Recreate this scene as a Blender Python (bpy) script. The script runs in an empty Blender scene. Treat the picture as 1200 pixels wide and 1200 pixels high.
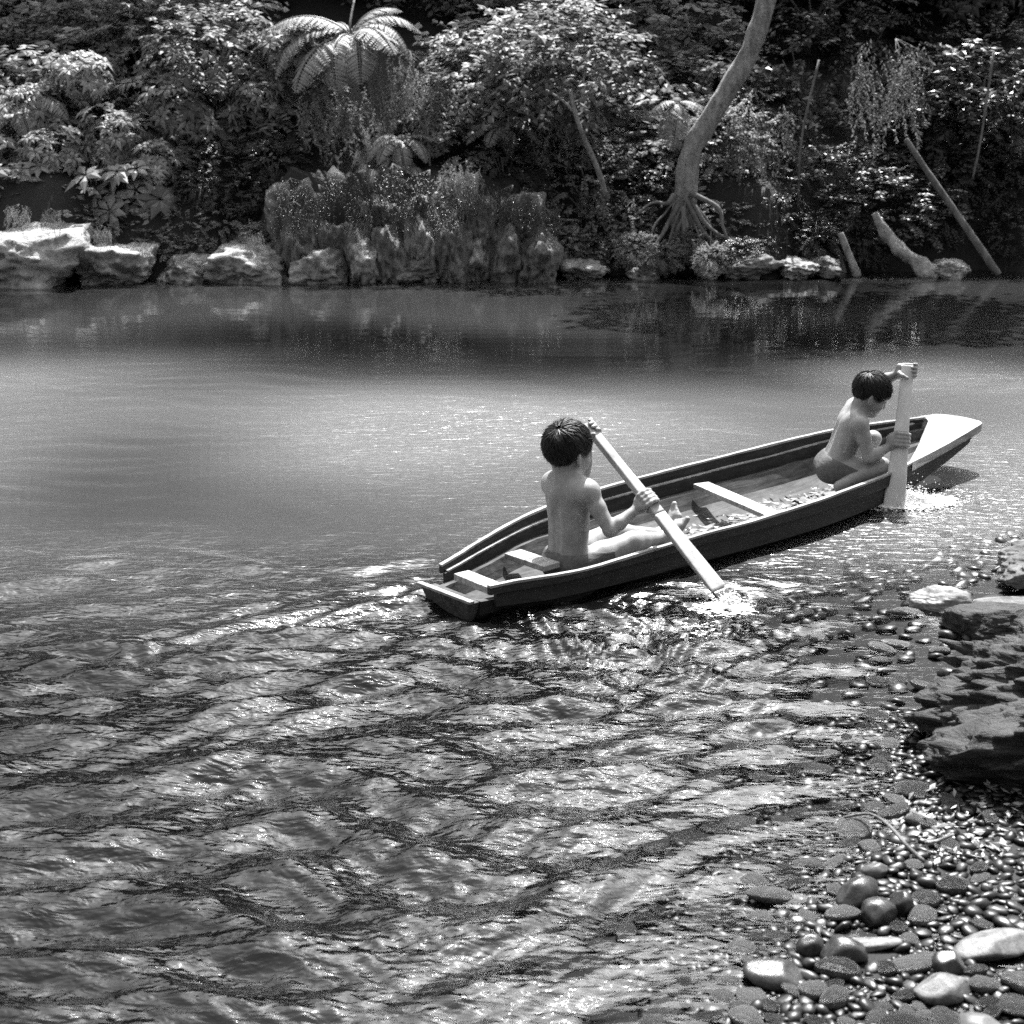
import bpy, bmesh, math, random
import numpy as np
from mathutils import Vector, Matrix, noise as mnoise

# ------------------------------------------------------------------ camera, sky, sun, exposure
scene = bpy.context.scene
C = scene.collection
CAM_H = 2.06
PITCH = math.radians(16.61)
cam_data = bpy.data.cameras.new('camera')
cam = bpy.data.objects.new('camera', cam_data)
C.objects.link(cam)
cam.location = (0, 0, CAM_H)
cam.rotation_euler = (math.pi / 2 - PITCH, 0, 0)
cam_data.sensor_width = 54.0
cam_data.sensor_height = 54.0
cam_data.lens = 78.4
cam_data.clip_start = 0.05
cam_data.clip_end = 500
cam_data.dof.use_dof = True
cam_data.dof.focus_distance = 6.3
cam_data.dof.aperture_fstop = 8.0
scene.camera = cam

SUN_EL, SUN_AZ = math.radians(59), math.radians(13)      # azimuth measured from +Y (across the river) towards +X
world = bpy.data.worlds.new('World')
scene.world = world
world.use_nodes = True
wn = world.node_tree.nodes
wl = world.node_tree.links
for n in list(wn):
    wn.remove(n)
sky = wn.new('ShaderNodeTexSky')
sky.sky_type = 'NISHITA'
sky.sun_disc = False
sky.sun_elevation = SUN_EL
sky.sun_rotation = SUN_AZ
sky.air_density = 1.6
sky.dust_density = 5.0
sky.ozone_density = 1.0
bw = wn.new('ShaderNodeRGBToBW')
bg = wn.new('ShaderNodeBackground')
bg.inputs['Strength'].default_value = 0.105
wo = wn.new('ShaderNodeOutputWorld')
wl.new(sky.outputs[0], bw.inputs[0])
wl.new(bw.outputs[0], bg.inputs[0])
wl.new(bg.outputs[0], wo.inputs[0])

sun_data = bpy.data.lights.new('sun', 'SUN')
sun_data.energy = 4.3
sun_data.angle = math.radians(0.53)
sun_data.color = (1, 1, 1)
sun = bpy.data.objects.new('sun', sun_data)
C.objects.link(sun)
sdir = Vector((math.sin(SUN_AZ) * math.cos(SUN_EL), math.cos(SUN_AZ) * math.cos(SUN_EL), math.sin(SUN_EL)))
sun.rotation_euler = sdir.to_track_quat('Z', 'Y').to_euler()
sun.location = sdir * 40

scene.view_settings.view_transform = 'Standard'
scene.view_settings.look = 'None'
scene.view_settings.exposure = 1.7
scene.view_settings.gamma = 1.0
scene.view_settings.use_curve_mapping = False
scene.render.engine = 'CYCLES'
scene.cycles.max_bounces = 8
scene.cycles.transparent_max_bounces = 12
scene.cycles.caustics_reflective = False
scene.cycles.caustics_refractive = False
scene.cycles.use_denoising = False
scene.cycles.sample_clamp_indirect = 3.0
scene.cycles.sample_clamp_direct = 12.0

random.seed(7)
rng = np.random.default_rng(11)

# ------------------------------------------------------------------ helpers
def link(o, parent=None):
    C.objects.link(o)
    if parent is not None:
        o.parent = parent
    return o

def mesh_from(name, verts, faces, smooth=True):
    me = bpy.data.meshes.new(name)
    me.from_pydata([tuple(v) for v in verts], [], [tuple(f) for f in faces])
    if smooth:
        me.polygons.foreach_set('use_smooth', [True] * len(me.polygons))
    me.update()
    return me

def mesh_np(name, V, Q, smooth=True):
    """verts (n,3) and uniform faces (m,k) straight from numpy"""
    me = bpy.data.meshes.new(name)
    V = np.asarray(V, dtype=np.float32)
    Q = np.asarray(Q, dtype=np.int32)
    k = Q.shape[1]
    me.vertices.add(len(V))
    me.vertices.foreach_set('co', V.ravel())
    me.loops.add(Q.size)
    me.loops.foreach_set('vertex_index', Q.ravel())
    me.polygons.add(len(Q))
    me.polygons.foreach_set('loop_start', np.arange(0, Q.size, k, dtype=np.int32))
    me.polygons.foreach_set('loop_total', np.full(len(Q), k, dtype=np.int32))
    me.polygons.foreach_set('use_smooth', np.full(len(Q), smooth, dtype=bool))
    me.update(calc_edges=True)
    me.validate()
    return me

def attr(me, name, vals):
    a = me.attributes.new(name, 'FLOAT', 'POINT')
    a.data.foreach_set('value', np.asarray(vals, dtype=np.float32))

def ob(name, me, m=None, parent=None):
    o = bpy.data.objects.new(name, me)
    if m is not None and len(me.materials) == 0:
        me.materials.append(m)
    return link(o, parent)

def empty(name, loc=(0, 0, 0), rz=0.0):
    o = bpy.data.objects.new(name, None)
    o.location = loc
    o.rotation_euler = (0, 0, rz)
    o.empty_display_size = 0.1
    return link(o)

def tag(o, label, cat, group=None):
    o['label'] = label
    o['category'] = cat
    if group:
        o['group'] = group
    return o

def kind(o, k):
    o['kind'] = k
    return o

def vnoise(P, scale, seed=0.0):
    """perlin noise for an (n,3) array"""
    out = np.empty(len(P))
    off = Vector((seed * 13.7, seed * 7.3, seed * 3.1))
    for i, p in enumerate(P):
        out[i] = mnoise.noise(Vector((p[0] * scale, p[1] * scale, p[2] * scale)) + off)
    return out

F_PX = 1743.0
def at(px, py, Y):
    """a point seen at that place of the picture, at a distance Y across the river"""
    dx = (px - 600) / F_PX; dy = -(py - 600) / F_PX
    c, s = math.cos(PITCH), math.sin(PITCH)
    d = (dx, c + dy * s, -s + dy * c)
    t = Y / d[1]
    return Vector((d[0] * t, Y, CAM_H + d[2] * t))
def on(px, py, z=0.0):
    dx = (px - 600) / F_PX; dy = -(py - 600) / F_PX
    c, s = math.cos(PITCH), math.sin(PITCH)
    d = (dx, c + dy * s, -s + dy * c)
    t = (z - CAM_H) / d[2]
    return Vector((d[0] * t, d[1] * t, z))

# ------------------------------------------------------------------ materials (a monochrome place: every colour is a grey)
def mat_new(name):
    m = bpy.data.materials.new(name)
    m.use_nodes = True
    nt = m.node_tree
    for n in list(nt.nodes):
        nt.nodes.remove(n)
    out = nt.nodes.new('ShaderNodeOutputMaterial')
    return m, nt, out

def nd(nt, typ, **kw):
    n = nt.nodes.new(typ)
    for k, v in kw.items():
        if k in n.inputs:
            n.inputs[k].default_value = v
        else:
            setattr(n, k, v)
    return n

def ramp(nt, fac, stops):
    r = nt.nodes.new('ShaderNodeValToRGB')
    el = r.color_ramp.elements
    while len(el) > 1:
        el.remove(el[-1])
    el[0].position = stops[0][0]
    el[0].color = (stops[0][1],) * 3 + (1,)
    for p, v in stops[1:]:
        e = el.new(p)
        e.color = (v, v, v, 1)
    nt.links.new(fac, r.inputs[0])
    return r.outputs[0]

def math_n(nt, op, a, b=None):
    n = nt.nodes.new('ShaderNodeMath')
    n.operation = op
    for i, v in enumerate((a, b)):
        if v is None:
            continue
        if isinstance(v, (int, float)):
            n.inputs[i].default_value = v
        else:
            nt.links.new(v, n.inputs[i])
    return n.outputs[0]

def coords(nt, scale=(1, 1, 1), rot=(0, 0, 0), kind_='Object'):
    tc = nt.nodes.new('ShaderNodeTexCoord')
    mp = nt.nodes.new('ShaderNodeMapping')
    mp.inputs['Scale'].default_value = scale
    mp.inputs['Rotation'].default_value = rot
    nt.links.new(tc.outputs[kind_], mp.inputs[0])
    return mp.outputs[0]

def noise_n(nt, vec, scale, detail=6, rough=0.6, dist=0.0):
    n = nt.nodes.new('ShaderNodeTexNoise')
    n.inputs['Scale'].default_value = scale
    n.inputs['Detail'].default_value = detail
    n.inputs['Roughness'].default_value = rough
    n.inputs['Distortion'].default_value = dist
    nt.links.new(vec, n.inputs['Vector'])
    return n.outputs[0]

def principled(nt, out, col, rough=0.6, spec=0.4, bump=None, bump_d=0.01, bump_s=0.6):
    p = nt.nodes.new('ShaderNodeBsdfPrincipled')
    if isinstance(col, (int, float)):
        p.inputs['Base Color'].default_value = (col, col, col, 1)
    else:
        nt.links.new(col, p.inputs['Base Color'])
    if isinstance(rough, (int, float)):
        p.inputs['Roughness'].default_value = rough
    else:
        nt.links.new(rough, p.inputs['Roughness'])
    p.inputs['Specular IOR Level'].default_value = spec
    if bump is not None:
        b = nt.nodes.new('ShaderNodeBump')
        b.inputs['Distance'].default_value = bump_d
        b.inputs['Strength'].default_value = bump_s
        nt.links.new(bump, b.inputs['Height'])
        nt.links.new(b.outputs[0], p.inputs['Normal'])
    nt.links.new(p.outputs[0], out.inputs[0])
    return p

def mat_rock(name, lo, hi, scale=3.0, strata=None, rough=0.8, spec=0.3, bump_d=0.02, per_obj=0.0):
    m, nt, out = mat_new(name)
    if strata:
        vec = coords(nt, (strata[0], strata[0], strata[1]), strata[2])
    else:
        vec = coords(nt)
    n1 = noise_n(nt, vec, scale, 9, 0.68, 0.3)
    n2 = noise_n(nt, coords(nt), scale * 6, 5, 0.7)
    mx = math_n(nt, 'ADD', math_n(nt, 'MULTIPLY', n1, 0.7), math_n(nt, 'MULTIPLY', n2, 0.3))
    if per_obj:
        oi = nt.nodes.new('ShaderNodeObjectInfo')
        mx = math_n(nt, 'ADD', mx, math_n(nt, 'MULTIPLY', math_n(nt, 'SUBTRACT', oi.outputs['Random'], 0.5), per_obj))
    col = ramp(nt, mx, [(0.30, lo), (0.5, (lo + hi) / 2), (0.68, hi)])
    principled(nt, out, col, rough, spec, mx, bump_d, 0.8)
    return m

def mat_wood(name, lo, hi, stretch=(1.2, 14, 14), rough=0.75, spec=0.25, speck=0.0):
    m, nt, out = mat_new(name)
    vec = coords(nt, stretch)
    n1 = noise_n(nt, vec, 3.0, 8, 0.65, 0.4)
    n2 = noise_n(nt, coords(nt), 9.0, 5, 0.7)
    mx = math_n(nt, 'ADD', math_n(nt, 'MULTIPLY', n1, 0.65), math_n(nt, 'MULTIPLY', n2, 0.35))
    col = ramp(nt, mx, [(0.33, lo), (0.5, (lo + hi) * 0.5), (0.66, hi)])
    principled(nt, out, col, rough, spec, mx, 0.006, 0.7)
    return m

def mat_leaf(name, lo, hi, trans=0.38, rough=0.38, spec=0.5):
    m, nt, out = mat_new(name)
    oi = nt.nodes.new('ShaderNodeObjectInfo')
    at_ = nt.nodes.new('ShaderNodeAttribute')
    at_.attribute_name = 'tone'
    mx = math_n(nt, 'ADD', math_n(nt, 'MULTIPLY', oi.outputs['Random'], 0.35), math_n(nt, 'MULTIPLY', at_.outputs['Fac'], 0.65))
    col = ramp(nt, mx, [(0.0, lo), (1.0, hi)])
    p = nt.nodes.new('ShaderNodeBsdfPrincipled')
    nt.links.new(col, p.inputs['Base Color'])
    p.inputs['Roughness'].default_value = rough
    p.inputs['Specular IOR Level'].default_value = spec
    t = nt.nodes.new('ShaderNodeBsdfTranslucent')
    nt.links.new(col, t.inputs[0])
    ms = nt.nodes.new('ShaderNodeMixShader')
    ms.inputs[0].default_value = trans
    nt.links.new(p.outputs[0], ms.inputs[1])
    nt.links.new(t.outputs[0], ms.inputs[2])
    nt.links.new(ms.outputs[0], out.inputs[0])
    return m

M = {}
M['gravel'] = mat_rock('gravel', 0.03, 0.16, 14.0, rough=0.5, spec=0.5, bump_d=0.02)
M['stone'] = mat_rock('stone', 0.004, 0.075, 4.0, rough=0.34, spec=0.5, bump_d=0.02, per_obj=0.7)
M['wet_stone'] = mat_rock('wet_stone', 0.004, 0.06, 40.0, rough=0.3, spec=0.5, bump_d=0.003)
M['pale_stone'] = mat_rock('pale_stone', 0.01, 0.28, 5.0, rough=0.5, spec=0.4, bump_d=0.006)
M['boulder'] = mat_rock('boulder', 0.002, 0.05, 3.4, strata=(1.0, 9.0, (0, math.radians(20), 0)), rough=0.65, spec=0.35, bump_d=0.09)
M['boulder_dry'] = mat_rock('boulder_dry', 0.01, 0.26, 5.0, strata=(1.0, 3.0, (0, 0.3, 0)), rough=0.85, bump_d=0.02)
M['bank_rock'] = mat_rock('bank_rock', 0.015, 0.62, 3.6, rough=0.85, bump_d=0.14)
M['cliff_rock'] = mat_rock('cliff_rock', 0.006, 0.34, 3.2, strata=(3.5, 0.9, (0, 0, 0)), rough=0.8, bump_d=0.12)
M['soil'] = mat_rock('soil', 0.01, 0.05, 5.0, rough=0.95, spec=0.1, bump_d=0.04)
M['hull'] = mat_wood('hull_wood', 0.004, 0.02)
M['hull_in'] = mat_wood('hull_inner_wood', 0.004, 0.10)
M['strake'] = mat_wood('strake_wood', 0.005, 0.035)
M['pale_wood'] = mat_wood('pale_wood', 0.10, 0.52)
M['rail'] = mat_wood('rail_wood', 0.10, 0.42)
M['floor_wood'] = mat_wood('floor_wood', 0.008, 0.22)
M['bark'] = mat_rock('bark', 0.05, 0.26, 4.0, strata=(3.0, 0.7, (0, 0, 0)), rough=0.9, spec=0.15, bump_d=0.04)
M['pale_bark'] = mat_rock('pale_bark', 0.04, 0.55, 6.0, strata=(2.2, 0.7, (0, 0, 0)), rough=0.9, spec=0.15, bump_d=0.10)
M['wet_wood'] = mat_wood('wet_wood', 0.02, 0.09, stretch=(4, 4, 1.2), rough=0.3, spec=0.5)
M['foam'], nt, out = mat_new('foam')
principled(nt, out, 0.75, 0.35, 0.5)
M['speckled'] = mat_rock('speckled_stone', 0.005, 0.20, 38.0, rough=0.5, spec=0.4, bump_d=0.003)
M['egg'] = mat_rock('egg_stone', 0.04, 0.12, 30.0, rough=0.45, spec=0.4, bump_d=0.002)
M['litter'] = mat_leaf('litter', 0.02, 0.4, trans=0.05, rough=0.4)
M['pebbles'], nt, out = mat_new('pebbles')
ta = nt.nodes.new('ShaderNodeAttribute'); ta.attribute_name = 'tone'
n1 = noise_n(nt, coords(nt), 30, 5, 0.65)
mx = math_n(nt, 'ADD', math_n(nt, 'MULTIPLY', ta.outputs['Fac'], 0.7), math_n(nt, 'MULTIPLY', n1, 0.3))
principled(nt, out, ramp(nt, mx, [(0.1, 0.002), (0.55, 0.007), (0.8, 0.022), (1.0, 0.12)]), 0.42, 0.5, n1, 0.003, 0.5)
M['leaf'] = mat_leaf('leaf', 0.012, 0.38, rough=0.5, spec=0.35)
M['leaf_bright'] = mat_leaf('leaf_bright', 0.03, 0.5, rough=0.45, spec=0.4)
M['leaf_shaded'] = mat_leaf('leaf_shaded', 0.006, 0.055, trans=0.2, rough=0.34, spec=0.4)  # leaf copy with shade of the hollows and right bank put in its colour
M['frond'] = mat_leaf('frond', 0.16, 0.42, trans=0.3, rough=0.5)
# ------------------------------------------------------------------ the river bed, both banks and the water
SHORE = np.array([(-9, -6), (-5, -3.5), (-2, -1), (-0.5, 1.2), (0.28, 2.30), (0.60, 2.87), (0.88, 3.40), (1.2, 3.80), (1.37, 4.46),
                  (1.66, 5.3), (1.94, 5.69), (2.22, 6.12), (3.2, 7.6), (5.0, 11), (8.5, 17), (12, 25), (30, 50)])

def shore_dist(x, y):
    """signed distance to the near waterline, positive on the water side"""
    x = np.asarray(x, float); y = np.asarray(y, float)
    best = np.full(x.shape, 1e9); sg = np.ones(x.shape)
    for (ax, ay), (bx, by) in zip(SHORE[:-1], SHORE[1:]):
        dx, dy = bx - ax, by - ay
        t = np.clip(((x - ax) * dx + (y - ay) * dy) / (dx * dx + dy * dy), 0, 1)
        ex, ey = x - ax - t * dx, y - ay - t * dy
        d = np.hypot(ex, ey)
        s = np.where(dx * (y - ay) - dy * (x - ax) > 0, 1.0, -1.0)
        m = d < best
        best = np.where(m, d, best); sg = np.where(m, s, sg)
    return best * sg

def far_edge(x):
    return 15.42 + 0.07 * x + 0.16 * np.sin(x * 1.7 + 0.6) + 0.1 * np.sin(x * 4.1)

def sstep_(a, b, x):
    t = np.clip((x - a) / (b - a), 0, 1)
    return t * t * (3 - 2 * t)

def bed(x, y):
    s = shore_dist(x, y)
    zn = np.where(s > 0, -(0.11 * s + 0.16 * np.maximum(0, s - 0.6) ** 1.4), np.minimum(0.10 * -s, 0.16 + 0.22 * (-s - 1.2)))
    zn = np.where(s < 0, np.minimum(np.maximum(zn, 0), 0.55), np.maximum(zn, -1.7))
    d = y - far_edge(x)
    zf = np.where(d < 0, np.maximum(d * 0.9, -1.7), np.minimum(d * 1.5, 0.5 + 0.55 * np.minimum(d, 4.6) + 0.05 * d))
    cl = sstep_(-2.9, -2.3, x) * sstep_(0.75, 0.3, x)
    zf = np.where(d > 0, np.maximum(zf, cl * np.minimum(d * 6, 1.0)), zf)
    zf = np.minimum(zf, 16)
    w = np.clip((y - 11) / 2.5, 0, 1)
    z = np.where(s > 0, np.maximum(zn * (1 - w) + zf * w, np.minimum(zn, zf) * (1 - w) + zf * w), np.maximum(zn, zf * w))
    return z

def axis(parts):
    out = [parts[0][0]]
    for a, b, st in parts:
        n = max(1, int(round((b - a) / st)))
        out += list(np.linspace(a, b, n + 1)[1:])
    return np.array(out)

gx = axis([(-140, -40, 20), (-40, -8, 2), (-8, -2, 0.25), (-2, 3, 0.05), (3, 8, 0.25), (8, 40, 2), (40, 140, 20)])
gy = axis([(-40, 0, 4), (0, 2, 0.2), (2, 7, 0.05), (7, 14, 0.35), (14, 18, 0.12), (18, 40, 1.0), (40, 160, 15)])
GX, GY = np.meshgrid(gx, gy)
Z = bed(GX, GY)
near = np.exp(-((GX - 0.8) ** 2 + (GY - 4.2) ** 2) / 8)
rough_ = np.zeros(Z.size)
flat = np.stack([GX.ravel(), GY.ravel(), np.zeros(Z.size)], 1)
rough_ = vnoise(flat, 2.2, 1) * 0.035 + vnoise(flat, 7, 2) * 0.012
Z = Z + (rough_.reshape(Z.shape)) * np.where(GY > 14.5, 4, 0.2)
ny, nx = Z.shape
idx = np.arange(ny * nx).reshape(ny, nx)
Q = np.stack([idx[:-1, :-1], idx[:-1, 1:], idx[1:, 1:], idx[1:, :-1]], -1).reshape(-1, 4)
me = mesh_np('river_bed', np.stack([GX.ravel(), GY.ravel(), Z.ravel()], 1), Q)
m, nt, out = mat_new('river_ground')
vec = coords(nt)
n1 = noise_n(nt, vec, 12, 8, 0.7)
sp = nt.nodes.new('ShaderNodeSeparateXYZ')
nt.links.new(coords(nt), sp.inputs[0])
far = math_n(nt, 'GREATER_THAN', sp.outputs['Y'], 14.0)
cg = ramp(nt, n1, [(0.3, 0.002), (0.7, 0.012)])
cs = ramp(nt, n1, [(0.3, 0.0015), (0.7, 0.008)])
mixc = nt.nodes.new('ShaderNodeMix'); mixc.data_type = 'RGBA'
nt.links.new(far, mixc.inputs[0]); nt.links.new(cg, mixc.inputs[6]); nt.links.new(cs, mixc.inputs[7])
principled(nt, out, mixc.outputs[2], 0.7, 0.3, n1, 0.015, 0.8)
river_bed = kind(ob('river_bed', me, m), 'structure')

# --- the canoe's plan, needed here because the water stops at its hull
K = 0.84                                   # size of the canoe and its crew
CAN_A = math.radians(43)
CAN_O = Vector((-0.240 * K, 6.590 * K, 0))
def cub(xs, ys, x):
    """smooth interpolation through a few stations (Catmull-Rom)"""
    xs = np.asarray(xs, float); ys = np.asarray(ys, float); x = np.asarray(x, float)
    m_ = np.gradient(ys, xs)
    i = np.clip(np.searchsorted(xs, x) - 1, 0, len(xs) - 2)
    hh = xs[i + 1] - xs[i]; t = (x - xs[i]) / hh
    return ((2 * t**3 - 3 * t**2 + 1) * ys[i] + (t**3 - 2 * t**2 + t) * hh * m_[i] + (-2 * t**3 + 3 * t**2) * ys[i + 1] + (t**3 - t**2) * hh * m_[i + 1])

SS = [-0.10, 0.05, 0.45, 0.85, 1.3, 1.8, 2.3, 2.8, 3.2, 3.6, 3.9, 4.12]
CC = [0.02, 0.03, 0.055, 0.08, 0.085, 0.07, 0.055, 0.06, 0.06, 0.015, -0.06, -0.13]
HH = [0.17, 0.20, 0.315, 0.40, 0.445, 0.475, 0.485, 0.465, 0.425, 0.35, 0.25, 0.16]
def cen(s): return cub(SS, CC, s)
def half(s): return cub(SS, HH, s)

# --- water
u = axis([(-1.25, -0.5, 0.02), (-0.5, -0.36, 0.004), (-0.36, 0.36, 0.00155), (0.36, 0.5, 0.004), (0.5, 1.25, 0.02)])
rows = [1.0]
while rows[-1] < 17.0:
    rows.append(rows[-1] * (1.0042 if rows[-1] > 2.6 else 1.03) + 0.0005)
rows = np.array(rows)
WU, WY = np.meshgrid(u, rows)
WX = WU * (WY + 0.9)

def sstep(a, b, x):
    t = np.clip((x - a) / (b - a), 0, 1)
    return t * t * (3 - 2 * t)

sd = shore_dist(WX, WY)
depth = np.maximum(0, -bed(WX, WY))
chop = 1 - sstep(4.9, 6.6, WY + 0.10 * WX)                 # broken water of the run along the near bank
chop = np.maximum(chop, 0.0)
mid = sstep(5.0, 6.5, WY) * (1 - sstep(9.4, 11.9, WY + 0.25 * np.sin(WX * 0.9 + 1) + 0.12 * np.sin(WX * 2.3 + WY) + 0.10 * np.minimum(WX, 0)))
lull = sstep(-0.01, 0.13, depth)                               # quieter over the shallows
wr = np.random.default_rng(5)
# slow swirls bend the wave trains
warpx = 0.11 * np.sin(WX * 1.9 + 1.3 * np.sin(WY * 1.1) + 0.7) + 0.08 * np.sin(WY * 3.1 + WX * 2.3 + 2)
warpy = 0.10 * np.sin(WY * 2.1 + 1.1 * np.sin(WX * 1.7) + 1.9) + 0.08 * np.sin(WX * 3.7 - WY * 1.3)
PX, PY = WX + warpx, WY + warpy
h = np.zeros_like(WX)
group = 0.55 + 0.45 * np.sin(PX * 2.7 + PY * 3.3 + 1.2 * np.sin(PX * 1.3 - PY * 2.0))
for i in range(64):
    lam = 0.03 * (0.75 / 0.03) ** (i / 63.0)
    k = 2 * math.pi / lam
    th = math.radians(90 + 12) + wr.normal(0, 0.55 if lam < 0.12 else 0.42)
    ph = wr.uniform(0, 6.28)
    sl = 0.016 + 0.056 * math.exp(-(math.log(lam / 0.25) / 0.48) ** 2) + 0.030 * math.exp(-(math.log(lam / 0.055) / 0.35) ** 2)
    a = sl / k
    fine_ = 0.35 + 1.2 * np.clip(0.5 + 0.5 * np.sin(PX * (2.1 + 0.3 * i) + PY * 4.7 + i), 0, 1) if lam < 0.1 else (group if i % 2 else 1.25 - group * 0.5)
    h += a * np.sin(k * (PX * math.cos(th) + PY * math.sin(th)) + ph) * fine_
riffle = np.exp(-((WY - 14.95 - 0.07 * WX) / 0.28) ** 2) * sstep(0.5, 3.2, WX) + 0.35 * np.exp(-((WY - 15.0 - 0.07 * WX) / 0.15) ** 2)   # quick water along the far rocks
amp = 0.5 * riffle + 1.7 * chop * (0.30 + 0.70 * lull) + 0.14 * mid + 0.04
h = h * amp

def seg_ripple(pts, width, lam, a):
    global h
    best = np.full(WX.shape, 1e9)
    sgn = np.zeros(WX.shape)
    pts = [on(px, py) for px, py in pts]
    for p, q in zip(pts[:-1], pts[1:]):
        dx, dy = q.x - p.x, q.y - p.y
        t = np.clip(((WX - p.x) * dx + (WY - p.y) * dy) / (dx * dx + dy * dy), 0, 1)
        ex, ey = WX - p.x - t * dx, WY - p.y - t * dy
        d = np.hypot(ex, ey)
        mk = d < best
        best = np.where(mk, d, best)
        sgn = np.where(mk, np.sign(dx * ey - dy * ex), sgn)
    d = best * sgn
    h += a * np.exp(-(best / width) ** 2) * np.cos(2 * math.pi * d / lam + 0.6 * np.sin(WX * 6))

seg_ripple([(520, 690), (430, 692), (350, 712), (250, 738), (120, 770), (-40, 800)], 0.17, 0.17, 0.007)
seg_ripple([(500, 700), (420, 715), (330, 735), (200, 760)], 0.22, 0.09, 0.005)
seg_ripple([(530, 700), (600, 735), (700, 765), (840, 760)], 0.25, 0.16, 0.006)
for (px, py, a, r0) in [(848, 705, 0.007, 0.45), (1045, 592, 0.008, 0.4), (770, 738, 0.009, 0.55)]:
    c = on(px, py)
    r = np.hypot(PX - c.x, PY - c.y) + 0.05 * np.sin(PX * 9 + PY * 5) + 0.03 * np.sin(PY * 17 - PX * 7)
    h += a * np.exp(-(r / r0) ** 1.5) * np.cos(2 * math.pi * r / 0.085 + 1.5 * np.sin(np.arctan2(WY - c.y, WX - c.x) * 3))
fade = sstep(0.0, 0.06, depth)
h *= 0.25 + 0.75 * fade
ny, nx = WX.shape
idx = np.arange(ny * nx).reshape(ny, nx)
Q = np.stack([idx[:-1, :-1], idx[:-1, 1:], idx[1:, 1:], idx[1:, :-1]], -1).reshape(-1, 4)
_dx, _dy = (WX - CAN_O.x) / K, (WY - CAN_O.y) / K
_s = _dx * math.cos(CAN_A) + _dy * math.sin(CAN_A); _v = -_dx * math.sin(CAN_A) + _dy * math.cos(CAN_A)
_sc = np.clip(_s, -0.1, 4.12)
inside = ((_s > 0.03) & (_s < 3.75) & (np.abs(_v - cen(_sc)) < 0.90 * (half(_sc) - 0.035))).ravel()
Q = Q[~inside[Q].any(1)]
me = mesh_np('water', np.stack([WX.ravel(), WY.ravel(), h.ravel()], 1), Q)
blot = vnoise(np.stack([WX[::4, ::4].ravel() * 0.6, WY[::4, ::4].ravel() * 0.8, np.zeros(WX[::4, ::4].size)], 1), 0.75, 4).reshape(WX[::4, ::4].shape)
blot = np.repeat(np.repeat(blot, 4, 0), 4, 1)[:ny, :nx]
ruffle = np.clip(0.95 * chop * (0.35 + 0.65 * lull) + mid * (0.55 + 1.2 * blot) + 0.05 + 1.1 * riffle, 0, 1.3)
attr(me, 'ruffle', ruffle.ravel())
attr(me, 'depth', depth.ravel())
plume = sstep(5.2, 9.0, WY - 0.25 * WX + 0.8 * blot) * np.clip(0.85 + 1.9 * blot, 0.1, 1.7) * (1 - 0.75 * sstep(10.3, 11.6, WY))   # silt hangs in the main stream, the run along the bank is clear
attr(me, 'plume', plume.ravel())
attr(me, 'sheen', (0.022 + 0.22 * mid).ravel())

m, nt, out = mat_new('water')
L = nt.links
ar = nt.nodes.new('ShaderNodeAttribute'); ar.attribute_name = 'ruffle'
ad = nt.nodes.new('ShaderNodeAttribute'); ad.attribute_name = 'depth'
v1 = coords(nt, (0.42, 1.35, 1), (0, 0, math.radians(-12)))
f1 = noise_n(nt, v1, 20, 3, 0.5, 0.8)
f2 = noise_n(nt, coords(nt, (0.6, 1.2, 1), (0, 0, 0.35)), 42, 1, 0.5, 0.3)
hgt = math_n(nt, 'ADD', math_n(nt, 'MULTIPLY', f1, 0.75), math_n(nt, 'MULTIPLY', f2, 0.3))
hgt = math_n(nt, 'MULTIPLY', hgt, ar.outputs['Fac'])
bp = nt.nodes.new('ShaderNodeBump')
bp.inputs['Strength'].default_value = 1.0
bp.inputs['Distance'].default_value = 0.012
L.new(hgt, bp.inputs['Height'])
fr = nt.nodes.new('ShaderNodeFresnel'); fr.inputs['IOR'].default_value = 1.5
L.new(bp.outputs[0], fr.inputs['Normal'])
gl = nt.nodes.new('ShaderNodeBsdfGlossy')
ash = nt.nodes.new('ShaderNodeAttribute'); ash.attribute_name = 'sheen'
L.new(ash.outputs['Fac'], gl.inputs['Roughness'])
gl.inputs['Color'].default_value = (1, 1, 1, 1)
L.new(bp.outputs[0], gl.inputs['Normal'])
tr = nt.nodes.new('ShaderNodeBsdfTransparent'); tr.inputs[0].default_value = (0.9, 0.9, 0.9, 1)
apl = nt.nodes.new('ShaderNodeAttribute'); apl.attribute_name = 'plume'
silt = nt.nodes.new('ShaderNodeBsdfDiffuse')
L.new(ramp(nt, apl.outputs['Fac'], [(0.0, 0.002), (1.0, 0.062)]), silt.inputs[0])
# murk: how much silt lies between the surface and the bed
ex = math_n(nt, 'SUBTRACT', 1.0, math_n(nt, 'EXPONENT', math_n(nt, 'MULTIPLY', ad.outputs['Fac'], -4.0)))
m1 = nt.nodes.new('ShaderNodeMixShader')
L.new(ex, m1.inputs[0]); L.new(tr.outputs[0], m1.inputs[1]); L.new(silt.outputs[0], m1.inputs[2])
m2 = nt.nodes.new('ShaderNodeMixShader')
L.new(fr.outputs[0], m2.inputs[0]); L.new(m1.outputs[0], m2.inputs[1]); L.new(gl.outputs[0], m2.inputs[2])
L.new(m2.outputs[0], out.inputs[0])
water = kind(ob('water', me, m), 'structure')
# ------------------------------------------------------------------ dugout canoe (local x runs from stern to bow, y to port)
canoe = empty('dugout_canoe', CAN_O, CAN_A)
tag(canoe, 'narrow wooden dugout canoe with plank sides carrying two paddling boys', 'canoe')

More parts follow.
